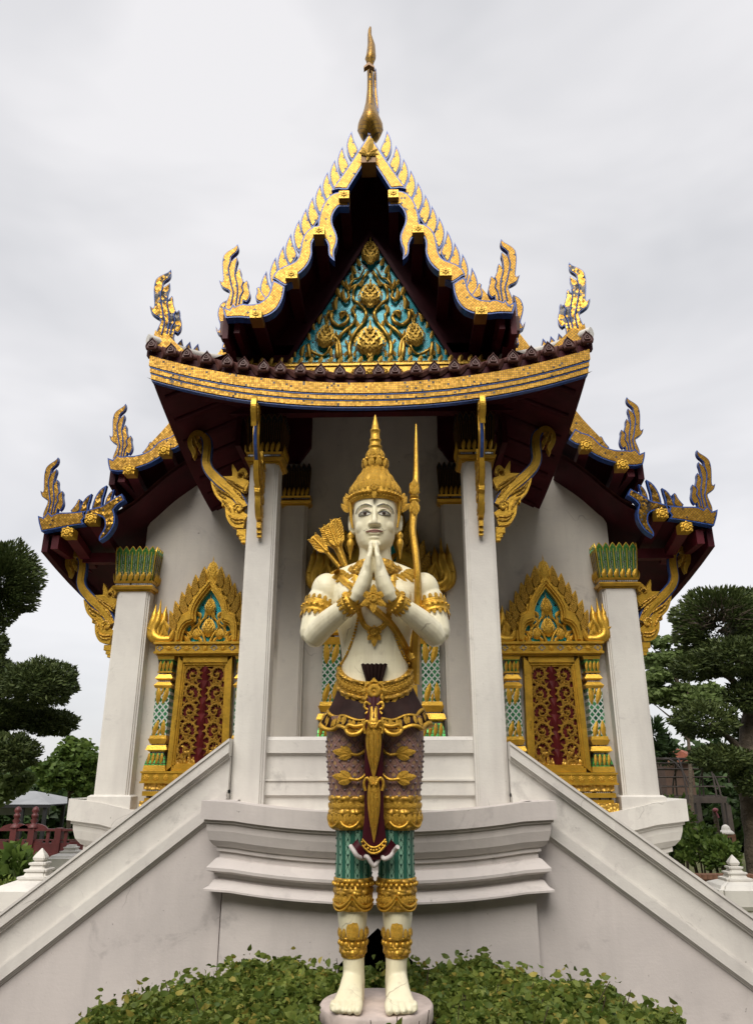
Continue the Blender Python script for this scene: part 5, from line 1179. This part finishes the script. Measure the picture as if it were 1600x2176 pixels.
for sd in (-1,1): g.tube(spline([(sd*.02,-.225,1.47),(sd*.045,-.23,1.485),(sd*.05,-.232,1.455),(sd*.028,-.235,1.44),(sd*.045,-.24,1.42)], 4), .008, 6)
sp_('front_strap', g, GOLDS)
def drop_mesh():
    g = G(); rings = []
    for i in range(17):
        t = i/16; hw = .36*math.sin(math.pi*min(1, .12+t*.88))**.75*(1-t*.55)+.012; rings.append([(hw*_s(a), -hw*.55*_c(a)*(1+.18*math.cos(3*a)*_c(a)), t) for a in [2*math.pi*k/14 for k in range(14)]])
    g.loft(rings)
    for r in range(7):
        for k in (-1, 0, 1):
            t = .10+.10*r; hw = .36*math.sin(math.pi*min(1, .12+t*.88))**.75*(1-t*.55); a = k*.7; b = Vector((hw*_s(a)*.95, -hw*.55*_c(a)*1.05-.015, t)); g.add([b+Vector((-.05,0.02,0)), b+Vector((0,-.05,.03)), b+Vector((.05,.02,0)), b+Vector((0,-.01,.12))], [(0,1,3),(1,2,3)])
    return g.mesh('statue_drop', GOLDS)
BUD_S = drop_mesh()
si('gold_drop', BUD_S, (0,-.262,1.385), (R(-7),R(180),0), (.150,.12,.30)); si('gold_drop', BUD_S, (0,-.215,1.098), (R(-5),R(180),0), (.120,.11,.33))
for sd in (-1,1):
    for zz, yy in ((1.375,-.262),(1.085,-.215)):
        g = G(); g.tube(spline([(sd*.01,yy-.02,zz-.03),(sd*.035,yy-.02,zz+.005),(sd*.052,yy-.015,zz-.02),(sd*.045,yy-.012,zz-.06)], 4), [.008]*13, 6); sp_('drop_scroll', g, GOLDS)
# ---- bow against the shoulder
bow = [(884,902,1.5,-.08),(884,940,4,-.09),(884,1000,6,-.10),(883,1026,7,-.11),(880,1060,9,-.12),(879,1086,8,-.125),(877,1125,7,-.13),(880,1150,7,-.135),(884,1180,7,-.14),(887,1215,7,-.145),(888,1260,7.5,-.13),(887,1310,7.5,-.10),(884,1350,9,-.06),(881,1400,10.5,-.02),(880,1455,11,.02)]
pts = [Vector((*S(px, py, yl), yl)) for px, py, hw, yl in bow]; hws = [hw*.0029 for _, _, hw, _ in bow]
sp = spline(pts, 4); g = G(); rings = []
for i, p in enumerate(sp):
    k = min(i/4, len(hws)-1.001); a = int(k); h = hws[a]*(k-a < 1)*(1-(k-a))+hws[min(a+1, len(hws)-1)]*(k-a)
    rings.append([(p.x-h, p.z+.012, p.y), (p.x-h*.5, p.z-.014, p.y), (p.x+h*.5, p.z-.014, p.y), (p.x+h, p.z+.012, p.y), (p.x, p.z+.03, p.y)])
g.loft(rings, 0, True, True, False); sp_('bow', g, GOLDS)
g = G()
for py, r in ((1030,.034),(1038,.030),(1046,.036),(1056,.030),(1064,.036),(1074,.032),(1082,.024)):
    x, z = S(880.5, py, -.115); g.ball((x,-.115,z), (r,.034,.016), 10, 6)
sp_('bow_grip', g, GOLDS)
for py, a, s_ in ((1064,160,.08),(1064,200,.08),(1066,180,.085),(1050,-20,.07),(1050,20,.07),(1036,0,.06),(1074,170,.07)):
    x, z = S(880.5, py, -.15); si('bow_leaf', LEAF_S, (x,-.15,z), (0,R(a),0), (.07,.06,s_))
# ---- arrows behind the right shoulder
for (x0,y0),(x1,y1),(x2,y2) in (((666,1144),(694,1172),(722,1205)),((690,1122),(712,1163),(736,1215)),((713,1106),(722,1158),(738,1210)),((700,1116),(717,1160),(740,1214))):
    yl = .05+.02*((x0*7) % 4)
    a, b, c = [Vector((*S(px, py, yl),)) for px, py in ((x0,y0),(x1,y1),(x2,y2))]; d = (b-a).normalized(); n = Vector((-d.y, d.x)); w_ = .042
    g = G(); ol = [a-d*.012, a+n*w_*.75-d*.0, a+n*w_+d*.05, b+n*w_*.85-d*.03, b+n*.012, b-n*.012, b-n*w_*.85-d*.03, a-n*w_+d*.05, a-n*w_*.75]
    g.prism([tuple(p) for p in ol], yl-.012, yl+.012); g.tube([(p.x, yl-.012, p.y) for p in (a, b)], .010, 6)
    L = (b-a).length
    for k in range(7):
        m = a+d*(L*(.12+.11*k))
        for sgn in (-1,1): e = m+n*sgn*w_*.85-d*.03; g.tube([(m.x,yl-.013,m.y),(e.x,yl-.013,e.y)], .0035, 4)
    g.tube([(p.x, yl, p.y) for p in (b, c)], .013, 8); g.ball((b.x,yl,b.y), (.02,.02,.016), 8, 5); sp_('arrow', g, GOLDS)
# ---- round pedestal
g = G(); g.lathe([(.255,-.56),(.262,-.10),(.288,-.085),(.292,-.06),(.292,-.012),(.283,-.001),(.02,.0)], (.008,.0), 48); sp_('pedestal', g, PINKW)
# ================================================================ GARDEN
def leaf_cloud(name, C, size, mat, parent=None, origin=(0,0,0), outward=None, w=.45, kind=None, droop=0., seed=1, rnd=False):
    """many small folded leaves; C (n,3) world centres"""
    r = np.random.default_rng(seed); C = np.asarray(C, float); n = len(C)
    d = r.normal(size=(n, 3)); d[:, 2] = np.abs(d[:, 2])*.5-droop
    if outward is not None: d = d*.7+np.asarray(outward)*1.0
    d /= np.linalg.norm(d, axis=1, keepdims=True)+1e-9
    q = r.normal(size=(n, 3)); q[:, 2] *= .4; sd = np.cross(d, q); sd /= np.linalg.norm(sd, axis=1, keepdims=True)+1e-9
    nr = np.cross(d, sd); s = (size*r.uniform(.5, 1.5, n))[:, None]
    a = C-d*s*.5; b = C+sd*s*w*.5+nr*s*.08; c = C+d*s*.5-nr*s*.05; e = C-sd*s*w*.5+nr*s*.08
    k, tri = 4, [[0,1,2],[0,2,3]]; V = np.stack([a, b, c, e], 1)
    if rnd:
        hw = s*w*.5; up_ = nr*s*.10
        k, tri = 6, [[0,1,5],[1,2,4],[1,4,5],[2,3,4]]; V = np.stack([a, C-d*s*.22+sd*hw*.85+up_, C+d*s*.14+sd*hw*.9+up_, c-up_, C+d*s*.14-sd*hw*.9+up_, C-d*s*.22-sd*hw*.85+up_], 1)
    V = V.reshape(-1, 3)-np.asarray(origin); I = np.arange(k*n).reshape(n, k); nt_ = len(tri)
    me = bpy.data.meshes.new(name); me.vertices.add(k*n); me.vertices.foreach_set('co', V.ravel())
    T_ = np.concatenate([I[:, q] for q in tri], 1).ravel()
    me.loops.add(3*nt_*n); me.loops.foreach_set('vertex_index', T_.astype(np.int32)); me.polygons.add(nt_*n); me.polygons.foreach_set('loop_start', np.arange(0, 3*nt_*n, 3, dtype=np.int32))
    me.update(calc_edges=True); me.validate(); me.materials.append(mat)
    o = bpy.data.objects.new(name, me); COL.objects.link(o); o.parent = parent
    return tag(o, kind=kind)
def shell(c, r, n, seed, depth=.35, lump=.12, bottom=-1.):
    """points in the outer layer of a lumpy ellipsoid, and outward directions"""
    g = np.random.default_rng(seed); d = g.normal(size=(n, 3)); d /= np.linalg.norm(d, axis=1, keepdims=True)
    d = d[d[:, 2] > bottom]; k = 1-depth*g.random(len(d))**1.6
    k *= 1+lump*np.sin(d[:, 0]*7+seed)*np.cos(d[:, 1]*6+seed*2)+lump*.7*np.sin(d[:, 2]*9+d[:, 0]*5+seed)
    return np.asarray(c)+d*np.asarray(r)*k[:, None], d
def px3(px, py, Y): x, z = P(px, py, Y); return (x, Y, z)
def mpp(py, Y): return P(801, py, Y)[0]-P(800, py, Y)[0]
def foliage_tree(name, base, pads, leaf, mat, dens, label, cat, trunk, limbs, seed, group=None, depth=.4, w=.45, extra=None, lump=.12):
    """pads: (px, py, half px x, half px y, Y); trunk: world points + radii; one crown and one trunk part"""
    t = root(name, base, label, cat, group); CC = []; DD = []
    for k, (px, py, hx, hy, Y) in enumerate(pads):
        m = mpp(py, Y); c = px3(px, py, Y); rx = hx*m; rz = hy*m*1.02
        n = int(dens*(rx*rx+2*rx*rz)*40/(leaf*leaf)); p, d = shell(c, (rx, rx*.95, rz), n, seed+k, depth, lump); CC.append(p); DD.append(d)
    leaf_cloud('crown', np.concatenate(CC), leaf, mat, t, base, np.concatenate(DD), w, seed=seed)
    g = G()
    for pth, r0, r1 in [trunk]+limbs:
        s = spline([Vector(p) for p in pth], 5); N = len(s)-1; g.tube(s, [r0+(r1-r0)*i/N+.04*r0*math.sin(i*1.7) for i in range(N+1)], 9)
    part('trunk', g, BARK, t); return t
# ---- round hedge at the statue's feet
HC = Vector((SX+.06, 4.50)); hg = root('round_hedge', (HC.x, HC.y, -.06), 'low rounded green hedge growing around the statue pedestal', 'hedge')
r = np.random.default_rng(11); N = 100000
uv = r.uniform(-1, 1, (N, 2)); ex = 3.2; rn = (np.abs(uv[:, 0])**ex+np.abs(uv[:, 1])**ex)**(1/ex); aa = np.arctan2(uv[:, 1], uv[:, 0])
keep = rn < 1+.05*np.sin(aa*9)+.04*np.sin(aa*17+1); X_ = HC.x+uv[:, 0]*1.60; Y_ = HC.y+uv[:, 1]*1.12
top = .50-.13*rn**8+.030*np.sin(X_*5+Y_*2)+.025*np.sin(X_*9-Y_*7)+.022*np.sin(X_*17+Y_*11)-.02*(X_ > .8)
z = top-.30*r.random(N)**2.2; z += (r.random(N) < .05)*r.uniform(0, .09, N)
C = np.stack([X_, Y_, z], 1)[keep]
ok = (C[:, 1] < 5.95) & ~((np.hypot(C[:, 0]-SX, C[:, 1]-SY) < .33) & (C[:, 2] > .40)) & ~((np.abs(C[:,0]-SX) < .27) & (C[:,1] < SY) & (C[:,1] > 3.9) & (C[:,2] > .46))
C = C[ok]; leaf_cloud('foliage', C, .043, HEDGE, hg, (HC.x, HC.y, -.06), None, .55, 'stuff', .0, 5, True)
g = G(); rr = random.Random(4)
for i in range(420):
    a = rr.uniform(0, 6.283); q = rr.uniform(.35, 1.42); x, y = HC.x+q*_c(a)*1.05, HC.y+q*_s(a)*.75; zt = .44-.10*(q/1.6)**6+rr.uniform(-.05,.05)
    if y > 5.9: continue
    p0 = Vector((HC.x+q*.78*_c(a), HC.y+q*.56*_s(a), zt-.45)); p1 = Vector((x, y, zt+(.10 if i % 9 == 0 else .0))); m_ = (p0+p1)/2+Vector((rr.uniform(-.05,.05), rr.uniform(-.05,.05), 0))
    g.tube([p0, m_, p1], [.006,.004,.002], 4)
part('twigs', g, TWIG, hg, kind='stuff')
# ---- white boundary posts with stepped spires
def boundary_post(px, py, Y, s, label, flat=False, h=None):
    x, z = P(px, py, Y); t = root('boundary_post', (x, Y, -.08), label, 'post', 'white boundary posts'); st = [(-1.2,.26,.26),(-.62,.26,.26),(-.60,.30,.30),(-.545,.30,.30),(-.54,.33,.33),(-.50,.36,.36),(-.34,.37,.37),(-.33,.34,.34),(-.30,.31,.30),(-.262,.17,.17),(-.255,.185,.185),(-.238,.185,.185),(-.23,.13,.13),(-.20,.115,.115),(-.193,.135,.135),(-.178,.135,.135),(-.17,.09,.09),(-.145,.08,.08),(-.138,.10,.10),(-.122,.10,.10),(-.115,.05,.05)]
    if flat: st = [s_ for s_ in st if s_[0] < -.14]
    g = G(); k = .8*s; off = (.145*k if flat else 0); sq = lambda h_, zz: [(x+a*h_*k, Y+b*h_*k, zz) for a, b in ((-1,-.85),(-.85,-.85),(-.85,-1),(.85,-1),(.85,-.85),(1,-.85),(1,.85),(.85,.85),(.85,1),(-.85,1),(-.85,.85),(-1,.85))]
    g.loft([sq(h_, max(-.08, z+q*k*1.25+(off*1.25 if flat else 0))) for q, h_, _ in st], smooth=False); part('post_body', g, WHITE, t)
    if not flat:
        g = G(); g.loft([sq(h_, z+q*k*1.25) for q, h_ in ((-.115,.04),(-.10,.065),(-.08,.072),(-.055,.055),(-.03,.032),(0,.004))], smooth=False); part('spire_tip', g, WHITE, t)
boundary_post(90, 1803, 7.75, 1.0, 'white boundary post with stepped spire behind the left stair'); boundary_post(153, 1796, 14.0, 1.0, 'white boundary post with flat top, farther off by the red railing', True); boundary_post(1555, 1817, 9.6, 1.0, 'white boundary post with stepped spire behind the right stair')
# ---- clipped cloud trees
foliage_tree('clipped_tree', (-8.2, 12.3, -.08), [(5,1235,80,92,12),(-15,1372,34,30,11.9),(-25,1440,62,45,12),(85,1452,82,50,11.8),(10,1520,95,30,12.6),(105,1535,62,28,12.6),(25,1600,56,42,11.8),(-70,1560,80,60,12.4),(-90,1320,90,70,12.6)], .075, TOPI, 1.7,
    'dark clipped cloud tree with layered pads at the left edge', 'tree', ([(-7.4,12.3,-.08),(-7.3,12.3,1.5),(-7.0,12.3,3.0),(-6.9,12.3,4.6)], .22, .08), [([(-7.1,12.3,2.3),(-6.4,12.1,2.7),(-5.6,11.9,3.0)], .09, .03), ([(-7.1,12.3,1.4),(-6.5,12.1,1.9),(-6.2,12,2.1)], .07, .02), ([(-7.0,12.3,3.6),(-6.6,12.1,4.2),(-6.2,12,4.6)], .08, .03)], 21, None, .8, .34, None, .09)
m0 = px3(1592, 1850, 12.2); tr = [px3(1622,1880,12.2), px3(1612,1780,12.2), px3(1598,1690,12.2), px3(1592,1600,12.2), px3(1598,1520,12.2), px3(1600,1440,12.2), px3(1575,1380,12.2), px3(1540,1330,12.2)]
foliage_tree('clipped_tree', (tr[0][0], 12.2, -.08), [(1527,1322,94,74,12.2),(1570,1395,95,40,11.8),(1480,1418,56,28,12),(1494,1530,68,38,11.8),(1530,1612,64,28,11.7),(1600,1300,60,50,12.3),(1610,1560,50,40,12.6),(1588,1478,46,32,11.8),(1600,1655,44,34,11.7)], .075, TOPI, 1.05,
    'dark clipped cloud tree with thick ridged trunk at the right edge', 'tree', ([(tr[0][0],12.2,-.3)]+tr, .25, .09), [([px3(1595,1640,12.2),px3(1560,1580,12.1),px3(1510,1540,11.9)], .08, .03), ([px3(1588,1500,12.2),px3(1550,1440,12.1),px3(1490,1425,12)], .07, .03), ([px3(1585,1430,12.2),px3(1560,1390,12),px3(1545,1330,12.2)], .08, .03), ([px3(1582,1440,12.2),px3(1600,1350,12.2),px3(1560,1300,12.2)], .06, .02)], 41, None, .45, .34, None, .09)
g = G(); rr = random.Random(9)                       # bare twigs in the thin top of the right tree
c = px3(1512, 1300, 12.1)
for i in range(170):
    a = rr.uniform(0, 6.28); b = rr.uniform(-.3, 1.3); d = Vector((_c(a)*_c(b), _s(a)*_c(b), _s(b)*.75)); o = Vector(c)+Vector((.1,0,-.25)); e = o+d*.72*rr.uniform(.8,1.05); m_ = (o+e)/2+Vector((rr.uniform(-.1,.1), rr.uniform(-.1,.1), rr.uniform(-.05,.1)))
    g.tube([o+d*.2, m_, e], [.014,.009,.004], 4)
tw = part('bare_twigs', g, BARK, [o for o in bpy.data.objects if o.name == 'clipped_tree.001'][0], kind='stuff')
# ---- looser trees
def sprays(px, py, hx, hy, Y, n, seed):
    g = np.random.default_rng(seed); m = mpp(py, Y); c = np.array(px3(px, py, Y)); cl = []
    for i in range(int(n*1.4)):
        q = g.normal(size=3); q /= np.linalg.norm(q); q = c+q*np.array([hx*m, hx*m, hy*m])*g.random()**.4; cl.append(q+g.normal(size=(60, 3))*np.array([.24,.24,.11])*hx*m)
    return np.concatenate(cl)
def loose_tree(name, base, specs, leaf, mat, label, seed, trunk, group=None, w=.5, droop=.2):
    t = root(name, base, label, 'tree', group); C = np.concatenate([sprays(*s, seed+i) for i, s in enumerate(specs)]); leaf_cloud('crown', C, leaf, mat, t, base, None, w, None, droop, seed, True)
    g = G(); s = spline([Vector(p) for p in trunk], 5); g.tube(s, [.05-.035*i/(len(s)-1) for i in range(len(s))], 8)
    rr = random.Random(seed)
    for i in range(9):
        p = s[int(len(s)*.4+i*.06*len(s)) % len(s)]; q = Vector(C[rr.randrange(len(C))]); g.tube([p, (p+q)/2+Vector((0,0,.1)), q], [.03,.02,.006], 5)
    part('trunk', g, BARK, t); return t
loose_tree('broadleaf_tree', px3(146,1740,17), [(160,1625,40,48,17,46),(122,1645,36,32,16.6,40),(180,1660,26,28,17,20),(150,1590,18,22,17,14),(195,1630,16,22,17,10)], .13, BROAD, 'mid-green leafy tree left of the corner pillar behind the railing', 61, [px3(146,1760,17), px3(147,1700,17), px3(148,1640,17), px3(152,1590,17)])
loose_tree('young_tree', px3(-40,1760,12.5), [(20,1670,38,16,12.5,22),(-20,1690,40,24,12.5,20),(48,1655,22,10,12.5,8),(12,1690,16,10,12.5,7)], .11, PALE, 'pale-leaved young tree in front of the grey tent', 71, [px3(-40,1800,12.5), px3(-35,1720,12.5), px3(0,1680,12.5), px3(50,1658,12.5)])
loose_tree('pale_tree', px3(1440,1720,17), [(1405,1365,26,14,17,9),(1395,1400,30,16,17,11),(1400,1440,34,18,17,14),(1395,1475,34,16,17,13),(1440,1480,40,26,17.2,18),(1450,1400,30,40,17.2,14),(1378,1440,12,10,17,4),(1500,1480,44,26,17.4,18),(1385,1490,18,12,17,5)], .12, PALE, 'pale-leaved tree right of the corner pillar against the sky', 81, [px3(1470,1740,17), px3(1465,1600,17), px3(1450,1480,17), px3(1420,1390,17)])
foliage_tree('conifer', px3(1392,1690,20), [(1392,1565,24,42,20),(1415,1590,20,36,20.3),(1380,1600,22,30,20)], .2, DARKL, 1.0, 'small dark conifer behind the rusty arched trellis', 'tree', ([px3(1392,1700,20), px3(1392,1600,20)], .1, .05), [], 91, None, .6, .3)
# ---- shrubs
def shrub(px, py, hx, hy, Y, leaf, mat, label, seed, w=.5, dens=1.6):
    m = mpp(py, Y); c = px3(px, py, Y); b = (c[0], Y, -.08); t = root('shrub', b, label, 'shrub'); p, d = shell(c, (hx*m, hx*m*.9, hy*m), int(dens*(hx*m)**2*40/leaf**2), seed, .5, .16, -.8); leaf_cloud('foliage', p, leaf, mat, t, b, d, w, seed=seed, rnd=True)
    g = G()
    for i in range(6): a = i*1.05; g.tube([(c[0]+.05*_c(a), Y+.05*_s(a), -.08), (c[0]+hx*m*.5*_c(a), Y+hx*m*.5*_s(a), c[2])], [.02,.008], 5)
    part('stems', g, TWIG, t)
shrub(32, 1848, 50, 46, 10, .17, BROAD, 'big-leaved green shrub beside the left boundary post', 101, .55); shrub(2, 1915, 46, 44, 8.4, .06, HEDGE, 'fine-leaved low shrub in the lower left corner behind the stair', 102)
shrub(1440, 1745, 36, 50, 14, .10, BROAD, 'loose green shrub next to the right end of the white base', 103); shrub(1488, 1800, 48, 42, 12.5, .09, BROAD, 'rounded green shrub left of the right boundary post', 104); shrub(1535, 1820, 40, 36, 12.0, .09, BROAD, 'green shrub at the foot of the thick ridged trunk', 105); shrub(1400, 1790, 46, 40, 13, .10, DARKL, 'dark shrub half hidden by the right stair parapet', 106); shrub(1590, 1700, 40, 40, 16, .12, DARKL, 'dark shrub beyond the ridged trunk at the right edge', 107)
# ---- red railing on the left
FYB = 18.5; fr_ = root('red_railing', (*px3(60, 1812, FYB)[:2], -.08), 'dark red carved wooden railing with knobbed posts on the left', 'railing')
x0, x1 = P(-60,1780,FYB)[0], P(205,1780,FYB)[0]; zt, zm, zb = P(60,1762,FYB)[1], P(60,1792,FYB)[1], P(60,1812,FYB)[1]
for nm, a, b, d in (('top_rail', zt-.045, zt, .06), ('bottom_rail', zb-.02, zm-.0, .05), ('sill_board', -.08, zb-.02, .08)):
    g = G(); g.box(x0, x1, FYB-d, FYB+d, a, b); part(nm, g, REDW, fr_)
g = G(); g.box(x0, x1, FYB-.015, FYB+.015, zm+.05, zm+.075); part('middle_rail', g, REDW, fr_)
for px in (-30, 30, 68, 125, 180):
    x = P(px,1780,FYB)[0]; h_ = .11 if px in (30, 68) else .0
    g = G(); g.box(x-.07, x+.07, FYB-.09, FYB+.09, -.08, zt+.02); part('post', g, REDW, fr_)
    if h_:
        g = G(); k = mpp(1740, FYB); g.lathe([(.12,zt+.02),(.12,zt+.05),(.075,zt+.10),(.05,zt+.12),(.09,zt+.17),(.05,zt+.22),(.075,zt+.25),(.075,zt+.31),(.045,zt+.33),(.085,zt+.38),(.06,zt+.45),(.01,zt+.48)], (x, FYB), 12); part('post_knob', g, REDW, fr_)
        for sg in (-1,1): g = G(); g.prism([(x+sg*.08,zt+.0),(x+sg*.35,zt+.0),(x+sg*.28,zt+.06),(x+sg*.16,zt+.10),(x+sg*.08,zt+.11)], FYB-.03, FYB+.03); part('post_scroll', g, REDW, fr_)
for i, px in enumerate(range(-50, 200, 19)):
    x = P(px,1780,FYB)[0]; g = G(); g.box(x-.10, x+.10, FYB-.03, FYB+.03, zm, zm+.04) if i % 2 else g.box(x-.035, x+.035, FYB-.025, FYB+.025, zm-.01, zt-.04); part('fret', g, REDW, fr_)
# ---- tent and house beyond the railing
TYB = 26.; tn = root('tent', (P(40,1700,TYB)[0], TYB, -1.48), 'grey canvas tent roof on black posts beyond the red railing', 'tent')
xa, xb = P(-150,1700,TYB)[0], P(152,1706,TYB)[0]; ze, zp = P(60,1707,TYB)[1], P(60,1690,TYB)[1]; g = G(); xm = P(75,1690,TYB)[0]
V = [(xa,TYB-1.6,ze),(xb,TYB-1.6,ze),(xb,TYB+1.6,ze),(xa,TYB+1.6,ze),(xa,TYB,zp+.15),(xm,TYB,zp+.12)]; g.add(V, [(0,1,5,4),(1,2,5),(2,3,4,5)]); g.add([(x,y,z-.03) for x,y,z in V], [(4,5,1,0),(5,2,1),(5,4,3,2)])
part('canvas', g, TENT, tn); g = G(); g.box(xa, P(72,1700,TYB)[0], TYB+1.3, TYB+1.33, ze-.42, ze-.02); part('side_curtain', g, TENT, tn)
for px in (3, 40, 97, 142):
    x = P(px,1700,TYB)[0]
    for yy in (-1.5, 1.5): g = G(); g.box(x-.05, x+.05, TYB+yy-.05, TYB+yy+.05, -1.48, ze); part('tent_post', g, BLACKM, tn)
g = G(); g.box(xa, xb, TYB-1.62, TYB-1.56, ze-.09, ze-.01); part('edge_bar', g, BLACKM, tn)
HYB = 36.; hs = root('white_house', (P(40,1690,HYB)[0], HYB+2, -1.48), 'white gabled house wall glimpsed between trees above the tent', 'house')
q = [P(-60,1690,HYB)[0], P(78,1690,HYB)[0]]; ztp, zev = P(30,1642,HYB)[1], P(78,1660,HYB)[1]; g = G(); g.prism([(q[0],-1.48),(q[1],-1.48),(q[1],zev),(P(28,1650,HYB)[0],ztp),(q[0],ztp-.1)], HYB, HYB+4); part('wall', g, LAVW, hs)
g = G(); xr_ = P(28,1650,HYB)[0]; g.prism([(q[1]+.2,zev),(q[1]+.2,zev+.1),(xr_,ztp+.12),(q[0],ztp+.02),(q[0],ztp-.08),(xr_,ztp)], HYB-.2, HYB+4.2); part('roof', g, TENT, hs)
# ---- arched trellis, far roof, lantern, post, brick kerb on the right
AYB = 19.; ar = root('arched_trellis', (P(1460,1700,AYB)[0], AYB, -.08), 'rusty iron arched trellis tunnel right of the temple', 'trellis')
xa, xb = P(1330,1690,AYB)[0], P(1568,1690,AYB)[0]; zb_, zt_ = P(1450,1693,AYB)[1], P(1450,1612,AYB)[1]; rr_ = zt_-zb_
for i in range(9):
    x = xa+(xb-xa)*i/8; sl = .35*(1 if i % 2 else -1)
    g = G(); g.tube([(x+sl*_c(math.pi*k/12)*.6, AYB-rr_*1.1*_c(math.pi*k/12), zb_+rr_*_s(math.pi*k/12)) for k in range(13)], .022, 5); part('arch_rib', g, RUST, ar)
for k in range(13):
    a = math.pi*k/12; g = G(); g.tube([(xa, AYB-rr_*1.1*_c(a), zb_+rr_*_s(a)), (xb, AYB-rr_*1.1*_c(a), zb_+rr_*_s(a))], .014, 4); part('cross_bar', g, RUST, ar)
for yy in (-1.1, 1.1): g = G(); g.box(xa, xb, AYB+yy*rr_-.04, AYB+yy*rr_+.04, zb_-.12, zb_); part('side_beam', g, RUST, ar)
for i in range(5):
    x = xa+(xb-xa)*i/4
    for yy in (-1.1, 1.1): g = G(); g.box(x-.05, x+.05, AYB+yy*rr_-.05, AYB+yy*rr_+.05, -.08, zb_-.12); part('trellis_post', g, RUST, ar)
RY = 27.; ho = root('red_roof_house', (P(1450,1650,RY)[0], RY+1.5, -1.48), 'small red tiled gable roof far behind the trellis', 'house')
xp, zp_ = P(1424,1586,RY); xe, ze_ = P(1440,1622,RY); g = G(); xw = P(1478,1620,RY)[0]
g.prism([(2*xp-xe, -1.48), (xw, -1.48), (xw, ze_), (2*xp-xe, ze_)], RY+.3, RY+3); part('wall', g, M('brown_house_wall', (.085,.05,.035), .85), ho)
g = G(); V = [(xp,RY,zp_),(xp+.9,RY+1.6,zp_-.05),(xw+.3,RY+.1,ze_),(xe,RY,ze_)]; g.add([(xp,RY,zp_),(xw,RY+.6,P(1470,1597,RY)[1]),(xw+.2,RY+.2,ze_+.1),(xe,RY,ze_)], [(0,3,2,1)]); g.add([(xp,RY+.02,zp_-.03),(xw,RY+.62,P(1470,1597,RY)[1]-.03),(xw+.2,RY+.22,ze_+.07),(xe,RY+.02,ze_-.03)], [(0,1,2,3)]); part('roof', g, REDROOF, ho)
for sg in (-1,1): g = G(); g.prism([(xp,zp_+.05),(xp+sg*(xe-xp)*1.15,ze_-.1),(xp+sg*(xe-xp)*.8,ze_-.1),(xp,zp_-.12)], RY-.08, RY-.02); part('gable_board', g, BRICK, ho)
LY = 15.; x, z = P(1547,1795,LY); ln = root('stone_lantern', (x, LY, -.08), 'small brick shrine lantern with domed white cap by the trunk', 'lantern'); k = mpp(1780, LY)
g = G(); g.lathe([(.12,-.08),(.12,z)], (x,LY), 10); g.box(x-13*k, x+13*k, LY-13*k, LY+13*k, z, z+20*k); bd = part('lantern_body', g, BRICK, ln)
g = G(); g.box(x-4*k, x+4*k, LY-13.6*k, LY-13*k, z+2*k, z+14*k); part('lantern_opening', g, DARK, ln)
g = G(); g.lathe([(15*k,z+20*k),(16*k,z+22*k),(12*k,z+26*k),(9*k,z+28*k),(9*k,z+30*k),(7*k,z+35*k),(3*k,z+38*k),(.5*k,z+38.5*k)], (x,LY), 16); part('lantern_cap', g, WHITE, ln)
x = P(1523,1760,14)[0]; z1 = P(1523,1722,14)[1]; po = root('thin_post', (x, 14, -.08), 'thin weathered post with pink ribbon near the lantern', 'post'); g = G(); g.tube([(x+.03,14,-.08),(x,14,z1)], [.05,.04], 8); part('pole', g, BARK, po)
g = G(); g.ball((x,13.95,z1), (.05,.045,.035), 8, 5); g.tube([(x,13.94,z1-.02),(x+.03,13.93,z1-.12)], .014, 5); part('ribbon', g, M('pink_ribbon', (.45,.13,.17), .6), po)
kb_ = root('brick_kerb', (P(1500,1865,11.5)[0], 11.5, -.08), 'low brick kerb running behind the right stair', 'kerb'); xa, xb = P(1440,1860,11.5)[0], P(1600,1860,11.5)[0]; zt = P(1500,1858,11.5)[1]; n = 14
g = G(); g.box(xa, xb, 11.43, 11.57, -.08, zt-.06); part('kerb_core', g, BRICK, kb_); gb = G(); L = (xb-xa)/n; gb.box(-L*.47, L*.47, -.09, .09, 0, .06); bme = gb.mesh('brick', BRICK)
for i in range(n): inst('brick', bme, kb_, (xa+L*(i+.5), 11.5, zt-.06), (0,0,R(random.uniform(-1.5,1.5))), 1)
# ---- wood beyond the temple, plus unseen trees added behind the camera
r = np.random.default_rng(77); CC = []; SZ_ = []
for k in range(170):
    a = r.uniform(0, 2*math.pi); R_ = r.uniform(27, 36); x, y = R_*math.sin(a), 5+R_*math.cos(a)
    front_ = y > 12
    if front_:
        px_ = 845+1600*x/y/1.0; ok_ = px_ < 150 or px_ > 1400
        h = r.uniform(2.6, 3.6) if px_ < 400 else r.uniform(3.2, 5.0)
        if not ok_: h = r.uniform(2.0, 2.8)
    else:
        h = r.uniform(11, 16); R_ *= .72; x, y = R_*math.sin(a), 2+R_*math.cos(a)  # unseen tall trees, added to block low sky and darken the porch
        if y > -6: continue
    gz = -1.48 if y > 24 else -.08; w_ = h*.55
    p, d = shell((x, y, gz+h*.52), (w_, w_, h*.52), int(2000 if front_ else 420), 300+k, .5, .18); CC.append(p); SZ_.append(np.full(len(p), .42 if front_ else 1.3))
C = np.concatenate(CC); o = leaf_cloud('woodland_with_added_trees', C, np.concatenate(SZ_), DARKL, None, (0,0,0), None, .6, 'stuff', 0, 9); o['label'] = 'dark green wood beyond the temple, with unseen trees added behind the camera to block low sky'
